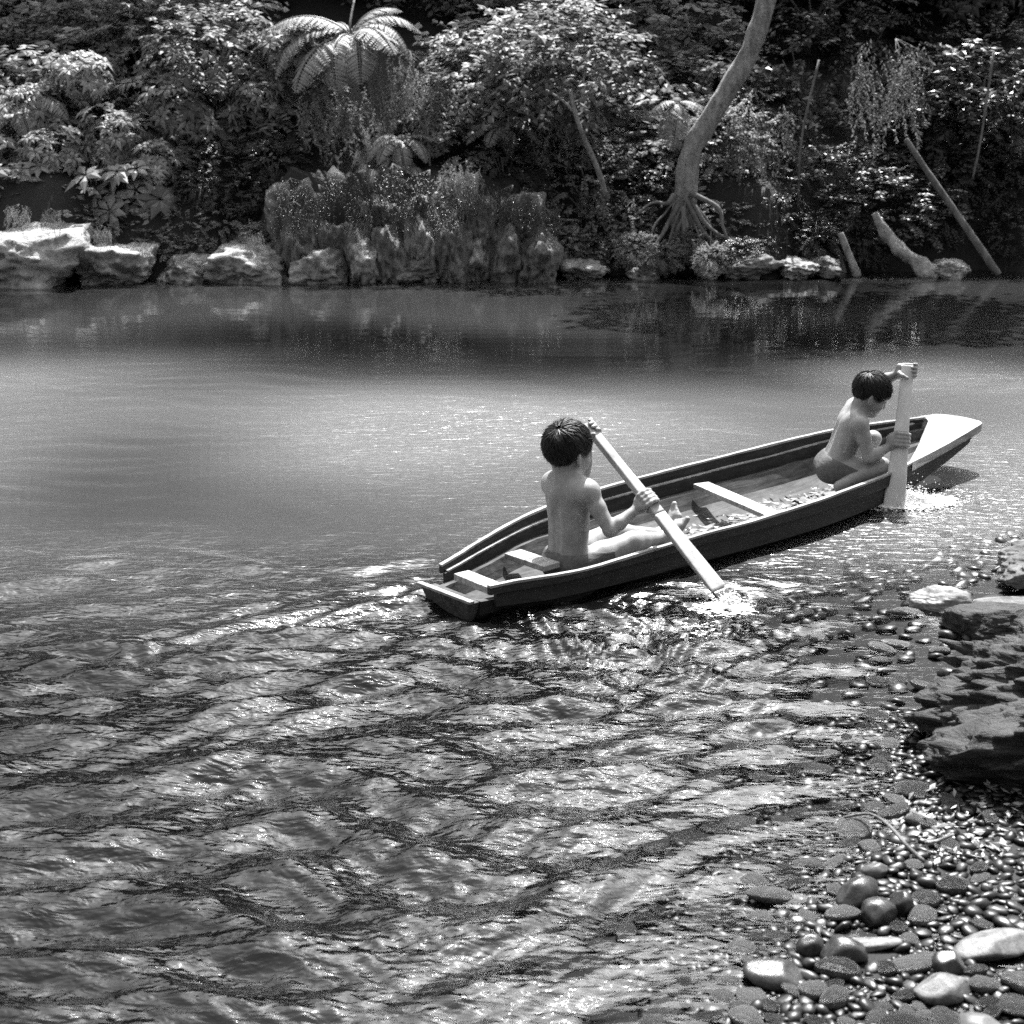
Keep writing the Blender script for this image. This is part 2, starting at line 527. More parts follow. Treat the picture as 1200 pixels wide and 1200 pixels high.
def gun(s): return 0.16 + 0.045 * sstep(0, 1.5, s) + 0.09 * np.maximum(0, (s - 2.9) / 1.2) ** 1.5
def low_side(s, side): return 0.022 * float(sstep(0.1, 0.6, s) * sstep(2.6, 1.6, s)) if side < 0 else 0.0   # the weather side is worn lower
def keel(s): return -0.12 + 0.05 * sstep(0.5, -0.1, s) + 0.27 * np.maximum(0, (s - 3.0) / 1.12) ** 1.6
def rim(s): return 0.055 + 0.02 * sstep(0.4, 0, s) + 0.19 * np.maximum(0, (s - 3.0) / 1.12) ** 1.5

def loft(rings, closed=True, caps=True):
    """rings: list of (n,3); quads between neighbours"""
    n = len(rings[0]); V = np.concatenate(rings); Fs = []
    for i in range(len(rings) - 1):
        for j in range(n if closed else n - 1):
            a = i * n + j; b = i * n + (j + 1) % n
            Fs.append((a, b, b + n, a + n))
    if caps and closed:
        Fs.append(tuple(range(n - 1, -1, -1)))
        Fs.append(tuple(range((len(rings) - 1) * n, len(rings) * n)))
    return V, Fs

def build(name, V, Fs, mat_, parent, smooth=False, bevel=0.0, k=K):
    me = mesh_from(name, np.asarray(V) * k, Fs, smooth)
    bm = bmesh.new(); bm.from_mesh(me)
    bmesh.ops.recalc_face_normals(bm, faces=bm.faces)
    if bevel:
        bmesh.ops.bevel(bm, geom=[e for e in bm.edges if len(e.link_faces) == 2 and e.calc_face_angle() > 0.6],
                        offset=bevel * k, segments=2, profile=0.7, affect='EDGES')
    bm.to_mesh(me); bm.free()
    return ob(name, me, mat_, parent)

wob = np.random.default_rng(21)
def wig(n, a):
    """hand-hewn unevenness along a plank"""
    r = wob.normal(0, 1, n + 8)
    return a * np.convolve(r, np.ones(5) / 5, 'same')[4:4 + n]

ST = np.linspace(0.01, 4.10, 64)
rings = []
w1, w2 = wig(64, 0.008), wig(64, 0.006)
for s, e1, e2 in zip(ST, w1, w2):
    c, hw, zb, zt = float(cen(s)), float(half(s)) - 0.035, float(keel(s)), float(rim(s))
    th = 0.035
    o = [(-0.40, zb), (-0.74, zb + 0.04), (-0.93, zb + 0.55 * (zt - zb)), (-1.0, zt + e2), (-1.0 + th / hw, zt + e2),
         (-0.88 + th / hw, zb + 0.52 * (zt - zb)), (-0.62 + th / hw, zb + 0.055), (-0.34, zb + 0.034),
         (0.34, zb + 0.034), (0.62 - th / hw, zb + 0.055), (0.88 - th / hw, zb + 0.52 * (zt - zb)), (1.0 - th / hw, zt + e1), (1.0, zt + e1),
         (0.93, zb + 0.55 * (zt - zb)), (0.74, zb + 0.04), (0.40, zb)]
    rings.append(np.array([(s, c + q * hw, z) for q, z in o]))
V, Fs = loft(rings, True, True)
hull = build('hull', V, Fs, M['hull'], canoe, smooth=False)
hull.data.materials.append(M['hull_in'])
# the worked inside is paler than the tarred outside
nq = 16
for p in hull.data.polygons:
    c = p.center
    s = c.x / K
    hw = float(half(min(max(s, -0.1), 4.1))) * K
    if p.normal.z > 0.12 or (abs(p.normal.y) > 0.3 and (c.y - float(cen(min(max(s, -0.1), 4.1))) * K) * p.normal.y < 0):
        p.material_index = 1

def plank(s0, s1, z0f, z1f, off, th, name, mat_, side, n=60, rag=0.004, parent=canoe):
    S = np.linspace(s0, s1, n)
    wz = wig(n, rag)
    rings = []
    for s, e in zip(S, wz):
        y = float(cen(s)) + side * (float(half(s)) + off)
        yi = y - side * th
        za, zb_ = z0f(s), z1f(s) + e
        rings.append(np.array([(s, y, za), (s, yi, za), (s, yi, zb_), (s, y, zb_)]))
    V, Fs = loft(rings)
    return build(name, V, Fs, mat_, parent, bevel=0.0)

for side in (1, -1):
    low = plank(0.08, 4.02, lambda s: float(rim(s)) - 0.03, lambda s: float(rim(s)) + 0.52 * float(gun(s) - rim(s)), -0.016, 0.019, 'strake', M['strake'], side)
    up = plank(0.07 if side > 0 else 0.03, 4.04, lambda s: float(rim(s)) + 0.47 * float(gun(s) - rim(s)), lambda s: float(gun(s)) - 0.012 - low_side(s, side), 0.004, 0.019, 'strake', M['strake'], side)
    rail = plank(0.07 if side > 0 else 0.03, 4.05, lambda s: float(gun(s)) - 0.012 - low_side(s, side), lambda s: float(gun(s)) - low_side(s, side), 0.006, 0.023, 'gunwale_rail', M['rail'], side, rag=0.003)  # lighter strip paints the sunlit top edge, with slight wear
    # pale strips paint the sunlit, slightly worn ledges where the planks overlap
    for zf, off in ((lambda s: float(rim(s)) + 0.52 * float(gun(s) - rim(s)), -0.016),):
        plank(0.10, 3.98, lambda s, zf=zf: zf(s) - 0.002, lambda s, zf=zf: zf(s) + 0.006, off - 0.001, 0.018, 'ledge', M['rail'], side, rag=0.002, parent=low)

# bow platform: a pale slab whose inner edge runs slantwise and slopes down into the hull
def bow_deck():
    outer = []
    for s in np.linspace(3.22, 4.10, 16):
        outer.append((s, float(cen(s)) - float(half(s)) - 0.012, float(gun(s)) + 0.004))
    c0, r0 = float(cen(4.10)), float(half(4.10)) + 0.012
    for a_ in np.linspace(-80, 80, 15):
        outer.append((4.10 + 0.085 * math.cos(math.radians(a_)), c0 + r0 * math.sin(math.radians(a_)), float(gun(4.12)) + 0.004))
    for s in np.linspace(4.10, 4.04, 4):
        outer.append((s, float(cen(s)) + float(half(s)) + 0.012, float(gun(s)) + 0.004))
    outer = np.array(outer); n = len(outer)
    t = np.linspace(0, 1, n)[:, None]
    p0, p1, p2 = np.array([3.25, -0.335, 0.212]), np.array([3.78, -0.10, 0.240]), np.array([4.06, 0.045, 0.280])
    inner = (1 - t) ** 2 * p0 + 2 * t * (1 - t) * p1 + t ** 2 * p2
    slope = inner + np.array([-0.035, 0.02, -0.10])
    under = slope + np.array([0.12, 0, -0.02])
    obot = outer.copy(); obot[:, 2] -= 0.05
    V, Fs = loft([outer, inner, slope, under, obot], closed=False, caps=False)
    for j in range(n - 1):
        Fs.append((4 * n + j, 4 * n + j + 1, j + 1, j))
    Fs.append((0, n, 2 * n, 3 * n, 4 * n)); Fs.append((n - 1, 2 * n - 1, 3 * n - 1, 4 * n - 1, 5 * n - 1))
    return build('bow_deck', V, Fs, M['pale_wood'], canoe)
bow_deck()

def slab(name, p, q, w, th, mat_, parent=canoe, bev=0.006, yaw=None):
    """a board from p to q (centres of its ends), w wide, th thick"""
    p, q = np.array(p, float), np.array(q, float)
    d = (q - p) / np.linalg.norm(q - p)
    sx = np.cross(d, (0, 0, 1)); sx /= np.linalg.norm(sx)
    up_ = np.cross(sx, d)
    rings = []
    for t in np.linspace(0, 1, 9):
        c = p + (q - p) * t
        ww = w * (1 + wob.normal(0, 0.02))
        rings.append(np.array([c - sx * ww / 2 - up_ * th, c + sx * ww / 2 - up_ * th, c + sx * ww / 2, c - sx * ww / 2]))
    V, Fs = loft(rings)
    return build(name, V, Fs, mat_, parent, bevel=bev)

slab('thwart', (2.28, 0.455, 0.105), (2.02, -0.36, 0.115), 0.105, 0.028, M['pale_wood'])
slab('thwart', (3.43, 0.33, 0.115), (3.30, -0.27, 0.12), 0.10, 0.025, M['pale_wood'])
slab('stern_seat', (0.64, 0.33, 0.075), (0.63, 0.03, 0.08), 0.11, 0.03, M['pale_wood'])
slab('stern_board', (0.145, 0.165, 0.12), (0.12, -0.13, 0.125), 0.09, 0.035, M['pale_wood'])
# cut end of the log behind the planks
def box8(x0, x1, ya, yb, z0, z1, rake=0.0, pinch=0.0):
    V = [(x0 - rake * 0, ya + pinch, z0), (x0, yb - pinch, z0), (x1, yb - pinch, z0), (x1, ya + pinch, z0), (x0 - rake, ya, z1), (x0 - rake, yb, z1), (x1, yb, z1), (x1, ya, z1)]
    return V, [(0, 3, 2, 1), (4, 5, 6, 7), (0, 1, 5, 4), (1, 2, 6, 5), (2, 3, 7, 6), (3, 0, 4, 7)]
V, Fs = box8(-0.028, 0.03, -0.12, 0.225, -0.03, 0.075, rake=0.03, pinch=0.035)
build('stern_block', V, Fs, M['hull_in'], canoe, bevel=0.008)
V, Fs = box8(-0.06, -0.03, -0.13, 0.255, 0.077, 0.092)
build('stern_cap', V, Fs, M['rail'], canoe, bevel=0.004)
# loose bottom boards and litter
for (s0, s1, y0, y1, z) in [(0.60, 1.45, 0.10, 0.11, -0.062), (1.15, 1.96, -0.02, -0.01, -0.058), (1.60, 2.75, 0.13, 0.13, -0.062), (2.10, 3.15, -0.03, -0.02, -0.058), (2.82, 3.4, 0.12, 0.08, -0.05)]:
    slab('bottom_board', (s0, y0, z), (s1, y1, z + 0.005), 0.15, 0.015, M['floor_wood'], bev=0.004)
slab('bottom_board', (2.02, -0.08, -0.035), (2.02, 0.10, -0.035), 0.10, 0.014, M['strake'], bev=0.003)

# coil of bark rope and a heel of stone chips lying in the bilge
def tube(path, rad, seg=8, k=1.0, twist=0.0):
    P = np.asarray(path, float); n = len(P)
    T = np.gradient(P, axis=0); T /= np.linalg.norm(T, axis=1)[:, None] + 1e-12
    up_ = np.array([0, 0, 1.0]) if abs(T[0][2]) < 0.9 else np.array([1.0, 0, 0])
    rings = []
    rad = np.full(n, rad) if np.isscalar(rad) else np.asarray(rad, float)
    b = np.cross(T[0], up_); b /= np.linalg.norm(b)
    for i in range(n):
        b = b - T[i] * (b @ T[i]); b /= np.linalg.norm(b)
        c = np.cross(T[i], b)
        a = np.linspace(0, 2 * math.pi, seg, endpoint=False) + twist * i
        rings.append(P[i] + rad[i] * (np.cos(a)[:, None] * b + np.sin(a)[:, None] * c))
    return loft(rings)
a = np.linspace(0, 4.6 * math.pi, 60)
path = np.stack([2.52 + (0.085 + 0.006 * np.sin(a * 1.7)) * np.cos(a), -0.02 + (0.05 + 0.01 * np.sin(a * 0.7)) * np.sin(a), -0.045 + 0.004 * a / 3 + 0.01 * np.sin(a * 0.9)], 1)
V, Fs = tube(path, 0.009, 6)
rope = build('rope_coil', V, Fs, M['rail'], None, smooth=True)
rope.location = CAN_O; rope.rotation_euler = (0, 0, CAN_A)
tag(rope, 'pale loop of rope lying in the canoe bottom beside the thwart', 'rope')
# ------------------------------------------------------------------ people: one continuous surface each, grown from a distance field
class Field:
    def __init__(self, lo, hi, h):
        self.lo = np.array(lo, float); self.h = h
        self.n = (np.ceil((np.array(hi) - self.lo) / h)).astype(int) + 1
        self.D = np.full(self.n, 0.08, dtype=np.float32)
        self.ax = [self.lo[i] + h * np.arange(self.n[i]) for i in range(3)]
    def _sub(self, lo, hi, mrg):
        sl = []
        for i in range(3):
            a = max(0, int((lo[i] - mrg - self.lo[i]) / self.h)); b = min(self.n[i], int((hi[i] + mrg - self.lo[i]) / self.h) + 2)
            sl.append(slice(a, max(a + 1, b)))
        X = self.ax[0][sl[0]][:, None, None]; Y = self.ax[1][sl[1]][None, :, None]; Z_ = self.ax[2][sl[2]][None, None, :]
        return tuple(sl), X, Y, Z_
    def _put(self, sl, d, k, sub=False):
        A = self.D[sl]
        if sub:
            d = -d
            hh = np.clip(0.5 - 0.5 * (d - A) / k, 0, 1)
            self.D[sl] = np.maximum(A, d) if k <= 1e-6 else (A * hh + d * (1 - hh) + k * hh * (1 - hh))
        else:
            hh = np.clip(0.5 + 0.5 * (d - A) / k, 0, 1)
            self.D[sl] = d * (1 - hh) + A * hh - k * hh * (1 - hh)
    def cone(self, a, b, ra, rb, k=0.02, sub=False):
        a, b = np.array(a, float), np.array(b, float)
        r = max(ra, rb)
        sl, X, Y, Z_ = self._sub(np.minimum(a, b) - r, np.maximum(a, b) + r, 0.07)
        d = b - a; L2 = d @ d + 1e-12
        t = np.clip(((X - a[0]) * d[0] + (Y - a[1]) * d[1] + (Z_ - a[2]) * d[2]) / L2, 0, 1)
        dist = np.sqrt((X - a[0] - t * d[0]) ** 2 + (Y - a[1] - t * d[1]) ** 2 + (Z_ - a[2] - t * d[2]) ** 2) - (ra + (rb - ra) * t)
        self._put(sl, dist, k, sub)
    def ell(self, c, r, R=None, k=0.02, sub=False):
        c = np.array(c, float); r = np.array(r, float)
        m = r.max()
        sl, X, Y, Z_ = self._sub(c - m, c + m, 0.07)
        R = np.eye(3) if R is None else np.array(R)          # rows: local axes
        q = [(R[i][0] * (X - c[0]) + R[i][1] * (Y - c[1]) + R[i][2] * (Z_ - c[2])) for i in range(3)]
        k0 = np.sqrt(sum((q[i] / r[i]) ** 2 for i in range(3)))
        k1 = np.sqrt(sum((q[i] / r[i] ** 2) ** 2 for i in range(3))) + 1e-9
        self._put(sl, k0 * (k0 - 1) / k1, k, sub)
    def chain(self, pts, rad, k=0.01):
        for i in range(len(pts) - 1):
            self.cone(pts[i], pts[i + 1], rad[i], rad[i + 1], k)
    def mesh(self, smooth=2):
        D = self.D; n = self.n; h_ = self.h
        ins = D < 0
        c = [n[0] - 1, n[1] - 1, n[2] - 1]
        cnt = np.zeros(c, np.int8); 
        corners = [(i, j, k_) for i in (0, 1) for j in (0, 1) for k_ in (0, 1)]
        for i, j, k_ in corners:
            cnt += ins[i:i + c[0], j:j + c[1], k_:k_ + c[2]]
        act = (cnt > 0) & (cnt < 8)
        I = np.argwhere(act)
        vid = np.full(c, -1, np.int64); vid[act] = np.arange(len(I))
        pos = np.zeros((len(I), 3)); num = np.zeros(len(I))
        for (a, b) in [(p, q) for p in corners for q in corners if p < q and sum(abs(p[t] - q[t]) for t in range(3)) == 1]:
            da = D[I[:, 0] + a[0], I[:, 1] + a[1], I[:, 2] + a[2]]; db = D[I[:, 0] + b[0], I[:, 1] + b[1], I[:, 2] + b[2]]
            cr = (da < 0) != (db < 0)
            t = np.where(cr, da / np.where(cr, da - db, 1), 0)
            p = np.array(a)[None] + t[:, None] * (np.array(b) - np.array(a))[None]
            pos += np.where(cr[:, None], p, 0); num += cr
        V = self.lo + (I + pos / num[:, None]) * h_
        Fs = []
        for axis_ in range(3):
            o1, o2 = [(1, 2), (2, 0), (0, 1)][axis_]
            s0 = [slice(1, -1)] * 3; s1 = [slice(1, -1)] * 3
            s0[axis_] = slice(0, -1); s1[axis_] = slice(1, None)
            A, B = ins[tuple(s0)], ins[tuple(s1)]
            E_ = np.argwhere(A != B)
            fl = A[E_[:, 0], E_[:, 1], E_[:, 2]]
            base = E_.copy()
            for t in range(3):
                if t != axis_:
                    base[:, t] += 1
            def cell(d1, d2):
                q = base.copy(); q[:, o1] -= d1; q[:, o2] -= d2
                return vid[q[:, 0], q[:, 1], q[:, 2]]
            quad = np.stack([cell(1, 1), cell(0, 1), cell(0, 0), cell(1, 0)], 1)
            quad[~fl] = quad[~fl][:, ::-1]
            Fs.append(quad)
        Fq = np.concatenate(Fs); Fq = Fq[(Fq >= 0).all(1)]
        for _ in range(smooth):
            acc = np.zeros_like(V); w = np.zeros(len(V))
            for a in range(4):
                np.add.at(acc, Fq[:, a], V[Fq[:, (a + 1) % 4]] + V[Fq[:, (a + 3) % 4]]); np.add.at(w, Fq[:, a], 2)
            V = V * 0.5 + 0.5 * acc / np.maximum(w, 1)[:, None]
        return V, Fq

def nrm(v):
    v = np.array(v, float); return v / np.linalg.norm(v)

def frame(fwd, up):
    f = nrm(fwd); r = nrm(np.cross(f, up)); u_ = np.cross(r, f)
    return f, r, u_

def grip(fd, hpt, d, wrist, rp, s=1.0, flip=1, k=0.006):
    """a hand closed round a shaft with axis d at hpt; wrist gives the side the palm comes from"""
    hpt, d, wrist = np.array(hpt, float), nrm(d), np.array(wrist, float)
    w = wrist - hpt; w = nrm(w - d * (w @ d))
    b = np.cross(d, w) * flip
    R = rp + 0.011 * s
    P = lambda a_, off, rr=R: hpt + d * off + rr * (math.cos(a_) * w + math.sin(a_) * b)
    for o in (-0.021, -0.007, 0.007, 0.021):
        fd.cone(P(0.35, o * s, R + 0.005 * s), P(-0.5, o * s * 0.9, R + 0.004 * s), 0.016 * s, 0.014 * s, 0.012)
    fd.cone(wrist, P(0.0, 0.0, R + 0.012 * s), 0.023 * s, 0.022 * s, 0.02)
    for i, o in enumerate((-0.030, -0.010, 0.010, 0.030)):
        ext = (2.9, 3.25, 3.2, 2.8)[i]
        an = np.linspace(0.35, ext + 0.35, 6)
        fd.chain([P(a_, o * s, R + (0.004 * s if j == 1 else 0.0)) for j, a_ in enumerate(an)], [0.0105 * s, 0.0108 * s, 0.0102 * s, 0.0098 * s, 0.0092 * s, 0.008 * s], k)
    an = np.linspace(-0.5, -2.3, 4)
    fd.chain([P(a_, (0.012 + 0.012 * j) * s, R + 0.002) for j, a_ in enumerate(an)], [0.014 * s, 0.0125 * s, 0.0115 * s, 0.0095 * s], k)

def head(fd, c, F, R, U, hs=1.0):
    class _S:
        def ell(self, c_, r, Rm_=None, k=0.02, sub=False): fd.ell(c_, np.array(r) * hs, Rm_, k * hs, sub)
        def cone(self, a, b, ra, rb, k=0.02, sub=False): fd.cone(a, b, ra * hs, rb * hs, k * hs, sub)
    Rm = np.array([F, R, U])
    P = lambda f, r, u_: c + (F * f + R * r + U * u_) * hs
    sc_ = _S()
    sc_.ell(P(-0.008, 0, 0.030), (0.104, 0.084, 0.094), Rm, 0.03)
    sc_.ell(P(0.030, 0, -0.040), (0.066, 0.064, 0.078), Rm, 0.03)
    sc_.ell(P(0.066, 0, -0.098), (0.026, 0.030, 0.022), Rm, 0.03)
    sc_.ell(P(-0.01, 0, -0.055), (0.055, 0.058, 0.05), Rm, 0.03)
    for s in (1, -1):
        sc_.ell(P(0.058, s * 0.042, -0.045), (0.030, 0.028, 0.034), Rm, 0.02)       # cheeks
        sc_.ell(P(0.100, s * 0.034, -0.002), (0.014, 0.022, 0.014), Rm, 0.012, sub=True)  # sockets
        sc_.ell(P(0.083, s * 0.034, -0.004), (0.014, 0.017, 0.011), Rm, 0.006)       # lids
        sc_.cone(P(0.090, s * 0.012, 0.018), P(0.074, s * 0.058, 0.018), 0.012, 0.010, 0.014)  # brow
        Re = np.array([nrm(F * 0.9 - R * s * 0.45), nrm(R * s * 0.9 + F * 0.45), U])
        sc_.ell(P(-0.012, s * 0.083, -0.020), (0.024, 0.010, 0.036), Re, 0.008)
        sc_.ell(P(-0.004, s * 0.092, -0.018), (0.012, 0.008, 0.022), Re, 0.006, sub=True)
        sc_.ell(P(-0.010, s * 0.082, -0.046), (0.010, 0.008, 0.011), Re, 0.006)
        sc_.ell(P(0.102, s * 0.012, -0.040), (0.010, 0.009, 0.008), Rm, 0.006)
    sc_.cone(P(0.092, 0, 0.008), P(0.108, 0, -0.036), 0.009, 0.0125, 0.012)           # nose
    sc_.ell(P(0.092, 0, -0.064), (0.013, 0.024, 0.0075), Rm, 0.006)
    sc_.ell(P(0.088, 0, -0.079), (0.013, 0.021, 0.0085), Rm, 0.006)

def torso(fd, pel, chest, neck, F, R, lean=0.0):
    """pelvis to collar; F and R are the chest's forward and right"""
    pel, chest, neck = (np.array(q, float) for q in (pel, chest, neck))
    U = nrm(chest - pel)
    B = -F
    Rm = np.array([F, R, U])
    fd.ell(pel + U * 0.015, (0.080, 0.108, 0.085), Rm, 0.03)
    for s in (1, -1):
        fd.ell(pel + R * s * 0.052 + B * 0.028 - U * 0.035, (0.068, 0.060, 0.066), Rm, 0.03)
        fd.cone(pel + R * s * 0.045, chest + R * s * 0.058, 0.066, 0.062, 0.04)
        fd.ell(chest + R * s * 0.066 + B * 0.050 + U * 0.026, (0.027, 0.036, 0.060), Rm, 0.018)    # shoulder blade
        fd.cone(pel + R * s * 0.03 + B * 0.046 + U * 0.05, chest + R * s * 0.026 + B * 0.048, 0.026, 0.028, 0.03)  # back muscle
        fd.cone(neck + U * 0.025, chest + R * s * 0.10 + U * 0.062, 0.035, 0.034, 0.03)           # collar slope
        fd.ell(chest + R * s * 0.05 + F * 0.045 - U * 0.01, (0.03, 0.05, 0.04), Rm, 0.04)
    fd.ell(chest - U * 0.03, (0.078, 0.118, 0.115), Rm, 0.04)
    fd.ell((pel + chest) / 2 + F * 0.02, (0.07, 0.092, 0.12), Rm, 0.04)
    for i in range(5):                                                                            # ribs
        for s in (1, -1):
            q = chest - U * (0.035 + i * 0.026)
            fd.cone(q + R * s * 0.118 + B * 0.012, q + R * s * 0.096 + F * 0.052 - U * 0.012, 0.0075, 0.006, 0.010)
    fd.cone(pel + U * 0.06 + B * 0.095, chest + U * 0.03 + B * 0.099, 0.017, 0.018, 0.03, sub=True)    # spine furrow
    for i in range(9):
        q = pel + (chest + U * 0.06 - pel) * (0.12 + 0.1 * i) + B * 0.071
        fd.ell(q - B * 0.006, (0.005, 0.007, 0.009), Rm, 0.02)

def limb(fd, a, b, c, r, k=0.018):
    """two bones with a muscle belly on each; r: radii at a, belly, b, belly, c"""
    a, b, c = (np.array(q, float) for q in (a, b, c))
    fd.cone(a, a + (b - a) * 0.4, r[0], r[1], k); fd.cone(a + (b - a) * 0.4, b, r[1], r[2], k)
    fd.cone(b, b + (c - b) * 0.3, r[2], r[3], k); fd.cone(b + (c - b) * 0.3, c, r[3], r[4], k)

def foot(fd, ank, heel_dir, toe_dir, up_dir, s=1.0, side=1):
    ank = np.array(ank, float); t = nrm(toe_dir); u_ = nrm(up_dir); r = np.cross(t, u_) * side
    fd.cone(ank, ank - t * 0.02 * s - u_ * 0.034 * s, 0.028 * s, 0.026 * s, 0.015)
    heel = ank - t * 0.025 * s - u_ * 0.040 * s
    ball = ank + t * 0.105 * s - u_ * 0.042 * s
    for q in (-0.014, 0.0, 0.014):
        fd.cone(heel + r * q * 0.7 * s, ball + r * q * 1.5 * s, 0.022 * s, 0.019 * s, 0.015)
    fd.cone(ank + t * 0.015 * s, ball, 0.025 * s, 0.018 * s, 0.02)
    for i in range(5):
        q = ball + r * (0.027 - 0.0135 * i) * s + t * (0.004 - 0.005 * i) * s
        ln = (0.040, 0.034, 0.031, 0.027, 0.022)[i] * s
        fd.cone(q, q + t * ln + u_ * 0.004 * s, (0.0135 if i == 0 else 0.0115) * s, (0.0135 if i == 0 else 0.0105) * s, 0.006)

M_skin, nt, out = mat_new('skin')
ta = nt.nodes.new('ShaderNodeAttribute'); ta.attribute_name = 'tone'
n1 = noise_n(nt, coords(nt), 9, 5, 0.6)
n2 = noise_n(nt, coords(nt), 160, 3, 0.6)
n3 = noise_n(nt, coords(nt), 38, 4, 0.7)
colr = ramp(nt, math_n(nt, 'ADD', math_n(nt, 'MULTIPLY', n1, 0.6), math_n(nt, 'MULTIPLY', n3, 0.4)), [(0.34, 0.19), (0.66, 0.33)])
mul = nt.nodes.new('ShaderNodeVectorMath'); mul.operation = 'SCALE'
nt.links.new(colr, mul.inputs[0]); nt.links.new(ta.outputs['Fac'], mul.inputs['Scale'])
pr = principled(nt, out, mul.outputs[0], 0.46, 0.42, n2, 0.0012, 0.35)
pr.inputs['Subsurface Weight'].default_value = 0.0
pr.inputs['Subsurface Radius'].default_value = (0.008, 0.008, 0.008)
pr.inputs['Subsurface Scale'].default_value = 1.0
M_hair, nt, out = mat_new('hair')
n1 = noise_n(nt, coords(nt), 40, 3, 0.6)
principled(nt, out, ramp(nt, n1, [(0.3, 0.004), (0.7, 0.012)]), 0.5, 0.25)
M_cloth, nt, out = mat_new('shorts_cloth')
n1 = noise_n(nt, coords(nt), 60, 6, 0.6)
n2 = noise_n(nt, coords(nt, (1, 1, 3)), 14, 3, 0.6)
principled(nt, out, ramp(nt, n1, [(0.3, 0.09), (0.7, 0.14)]), 0.9, 0.1, n2, 0.01, 0.6)

def finish_person(root, fd, hc, F, R, U, seed, tuft=0.0, hs=1.0):
    V, Q = fd.mesh(2)
    me = mesh_np('body', V * K, Q[:, ::1])
    bm = bmesh.new(); bm.from_mesh(me); bmesh.ops.recalc_face_normals(bm, faces=bm.faces); bm.to_mesh(me); bm.free()
    d = (V - hc) / hs
    f, r, u_ = d @ F, d @ R, d @ U
    tone = np.ones(len(V))
    rn = np.random.default_rng(seed)
    front = f > 0.055
    for s in (1, -1):
        e = ((r - s * 0.034) / 0.017) ** 2 + ((u_ + 0.003) / 0.0065) ** 2
        tone = np.where(front & (e < 1), 0.16, tone)                        # lashes and eye
        e = ((r - s * 0.036) / 0.024) ** 2 + ((u_ - 0.024) / 0.006) ** 2
        tone = np.where(front & (e < 1), 0.3, tone)                          # eyebrow
    e = (r / 0.025) ** 2 + ((u_ + 0.071) / 0.013) ** 2
    tone = np.where((f > 0.07) & (e < 1), 0.55, tone)                         # lips
    tone = np.where((f > 0.07) & (np.abs(u_ + 0.0715) < 0.0025) & (np.abs(r) < 0.024), 0.25, tone)
    attr(me, 'tone', tone)
    ob('body', me, M_skin, root)
    # hair: a close cap plus locks combed from the crown
    lo = hc - 0.16 * hs; hi = hc + 0.16 * hs
    hf = Field(lo, hi, 0.005)
    Rm = np.array([F, R, U])
    hf.ell(hc + (F * -0.010 + U * 0.033) * hs, np.array((0.106, 0.087, 0.096)) * hs, Rm, 0.01)
    X, Y, Z_ = np.meshgrid(*hf.ax, indexing='ij')
    gf = ((X - hc[0]) * F[0] + (Y - hc[1]) * F[1] + (Z_ - hc[2]) * F[2]) / hs
    gu = ((X - hc[0]) * U[0] + (Y - hc[1]) * U[1] + (Z_ - hc[2]) * U[2]) / hs
    def line(f_):
        return np.interp(f_, [-0.13, -0.07, -0.045, -0.03, 0.0, 0.02, 0.045, 0.062, 0.08, 0.13], [-0.078, -0.080, -0.062, -0.012, 0.010, -0.006, -0.012, 0.014, 0.028, 0.032])
    hf.D = np.maximum(hf.D, (line(gf) - gu) * 0.8 * hs).astype(np.float32)
    Vh, Qh = hf.mesh(1)
    mh = mesh_np('hair', Vh * K, Qh)
    bm = bmesh.new(); bm.from_mesh(mh); bmesh.ops.recalc_face_normals(bm, faces=bm.faces)
    crown = np.array([-0.060, 0.010, 0.085])                                    # where the hair grows from
    rad = np.array([0.113, 0.094, 0.102])
    c0 = np.array([-0.010, 0.0, 0.033])
    cd = nrm((crown - c0) / rad)
    ref = nrm(np.cross(cd, (0, 1, 0.2))); ref2 = np.cross(cd, ref)
    W = lambda q: Vector(tuple((hc + (F * q[0] + R * q[1] + U * q[2]) * hs) * K))
    for i in range(6500):
        ph = rn.uniform(0, 2 * math.pi)
        a0 = 0.10 + 2.0 * rn.random() ** 0.8
        ln = rn.uniform(0.35, 0.8)
        lift = rn.normal(0.03, 0.04)
        up0 = rn.uniform(-0.01, 0.03)
        pts = []
        sw = rn.normal(0.0, 0.22)
        for j in range(6):
            t = j / 5
            aa = a0 + ln * t
            pa = ph + sw * t
            dr = math.cos(aa) * cd + math.sin(aa) * (math.cos(pa) * ref + math.sin(pa) * ref2)
            flare = 1 + up0 + lift * t ** 1.5 + (0.20 * tuft * t ** 1.3 * max(0, 0.4 - a0) * rn.uniform(0.6, 1.4))
            q = c0 + dr * rad * flare
            if q[2] < float(line(np.array(q[0]))) + 0.004 - 0.034 * rn.random() ** 1.5:
                break
            pts.append(q)
        if len(pts) < 3:
            continue
        pts = np.array(pts)
        wd = 0.0019 * rn.uniform(0.6, 1.5)
        T = pts[-1] - pts[0]
        nrm_ = nrm(pts[1] - c0)
        sd_ = nrm(nrm(np.cross(T, nrm_)) + nrm_ * rn.normal(0, 0.5)) * wd
        prev = None
        for j, q in enumerate(pts):
            tp = 1.0 - 0.9 * (j / (len(pts) - 1)) ** 2
            v1, v2 = bm.verts.new(W(q - sd_ * tp)), bm.verts.new(W(q + sd_ * tp))
            if prev:
                bm.faces.new((prev[0], prev[1], v2, v1)).smooth = False
            prev = (v1, v2)
    bm.to_mesh(mh); bm.free()
    ob('hair', mh, M_hair, root)

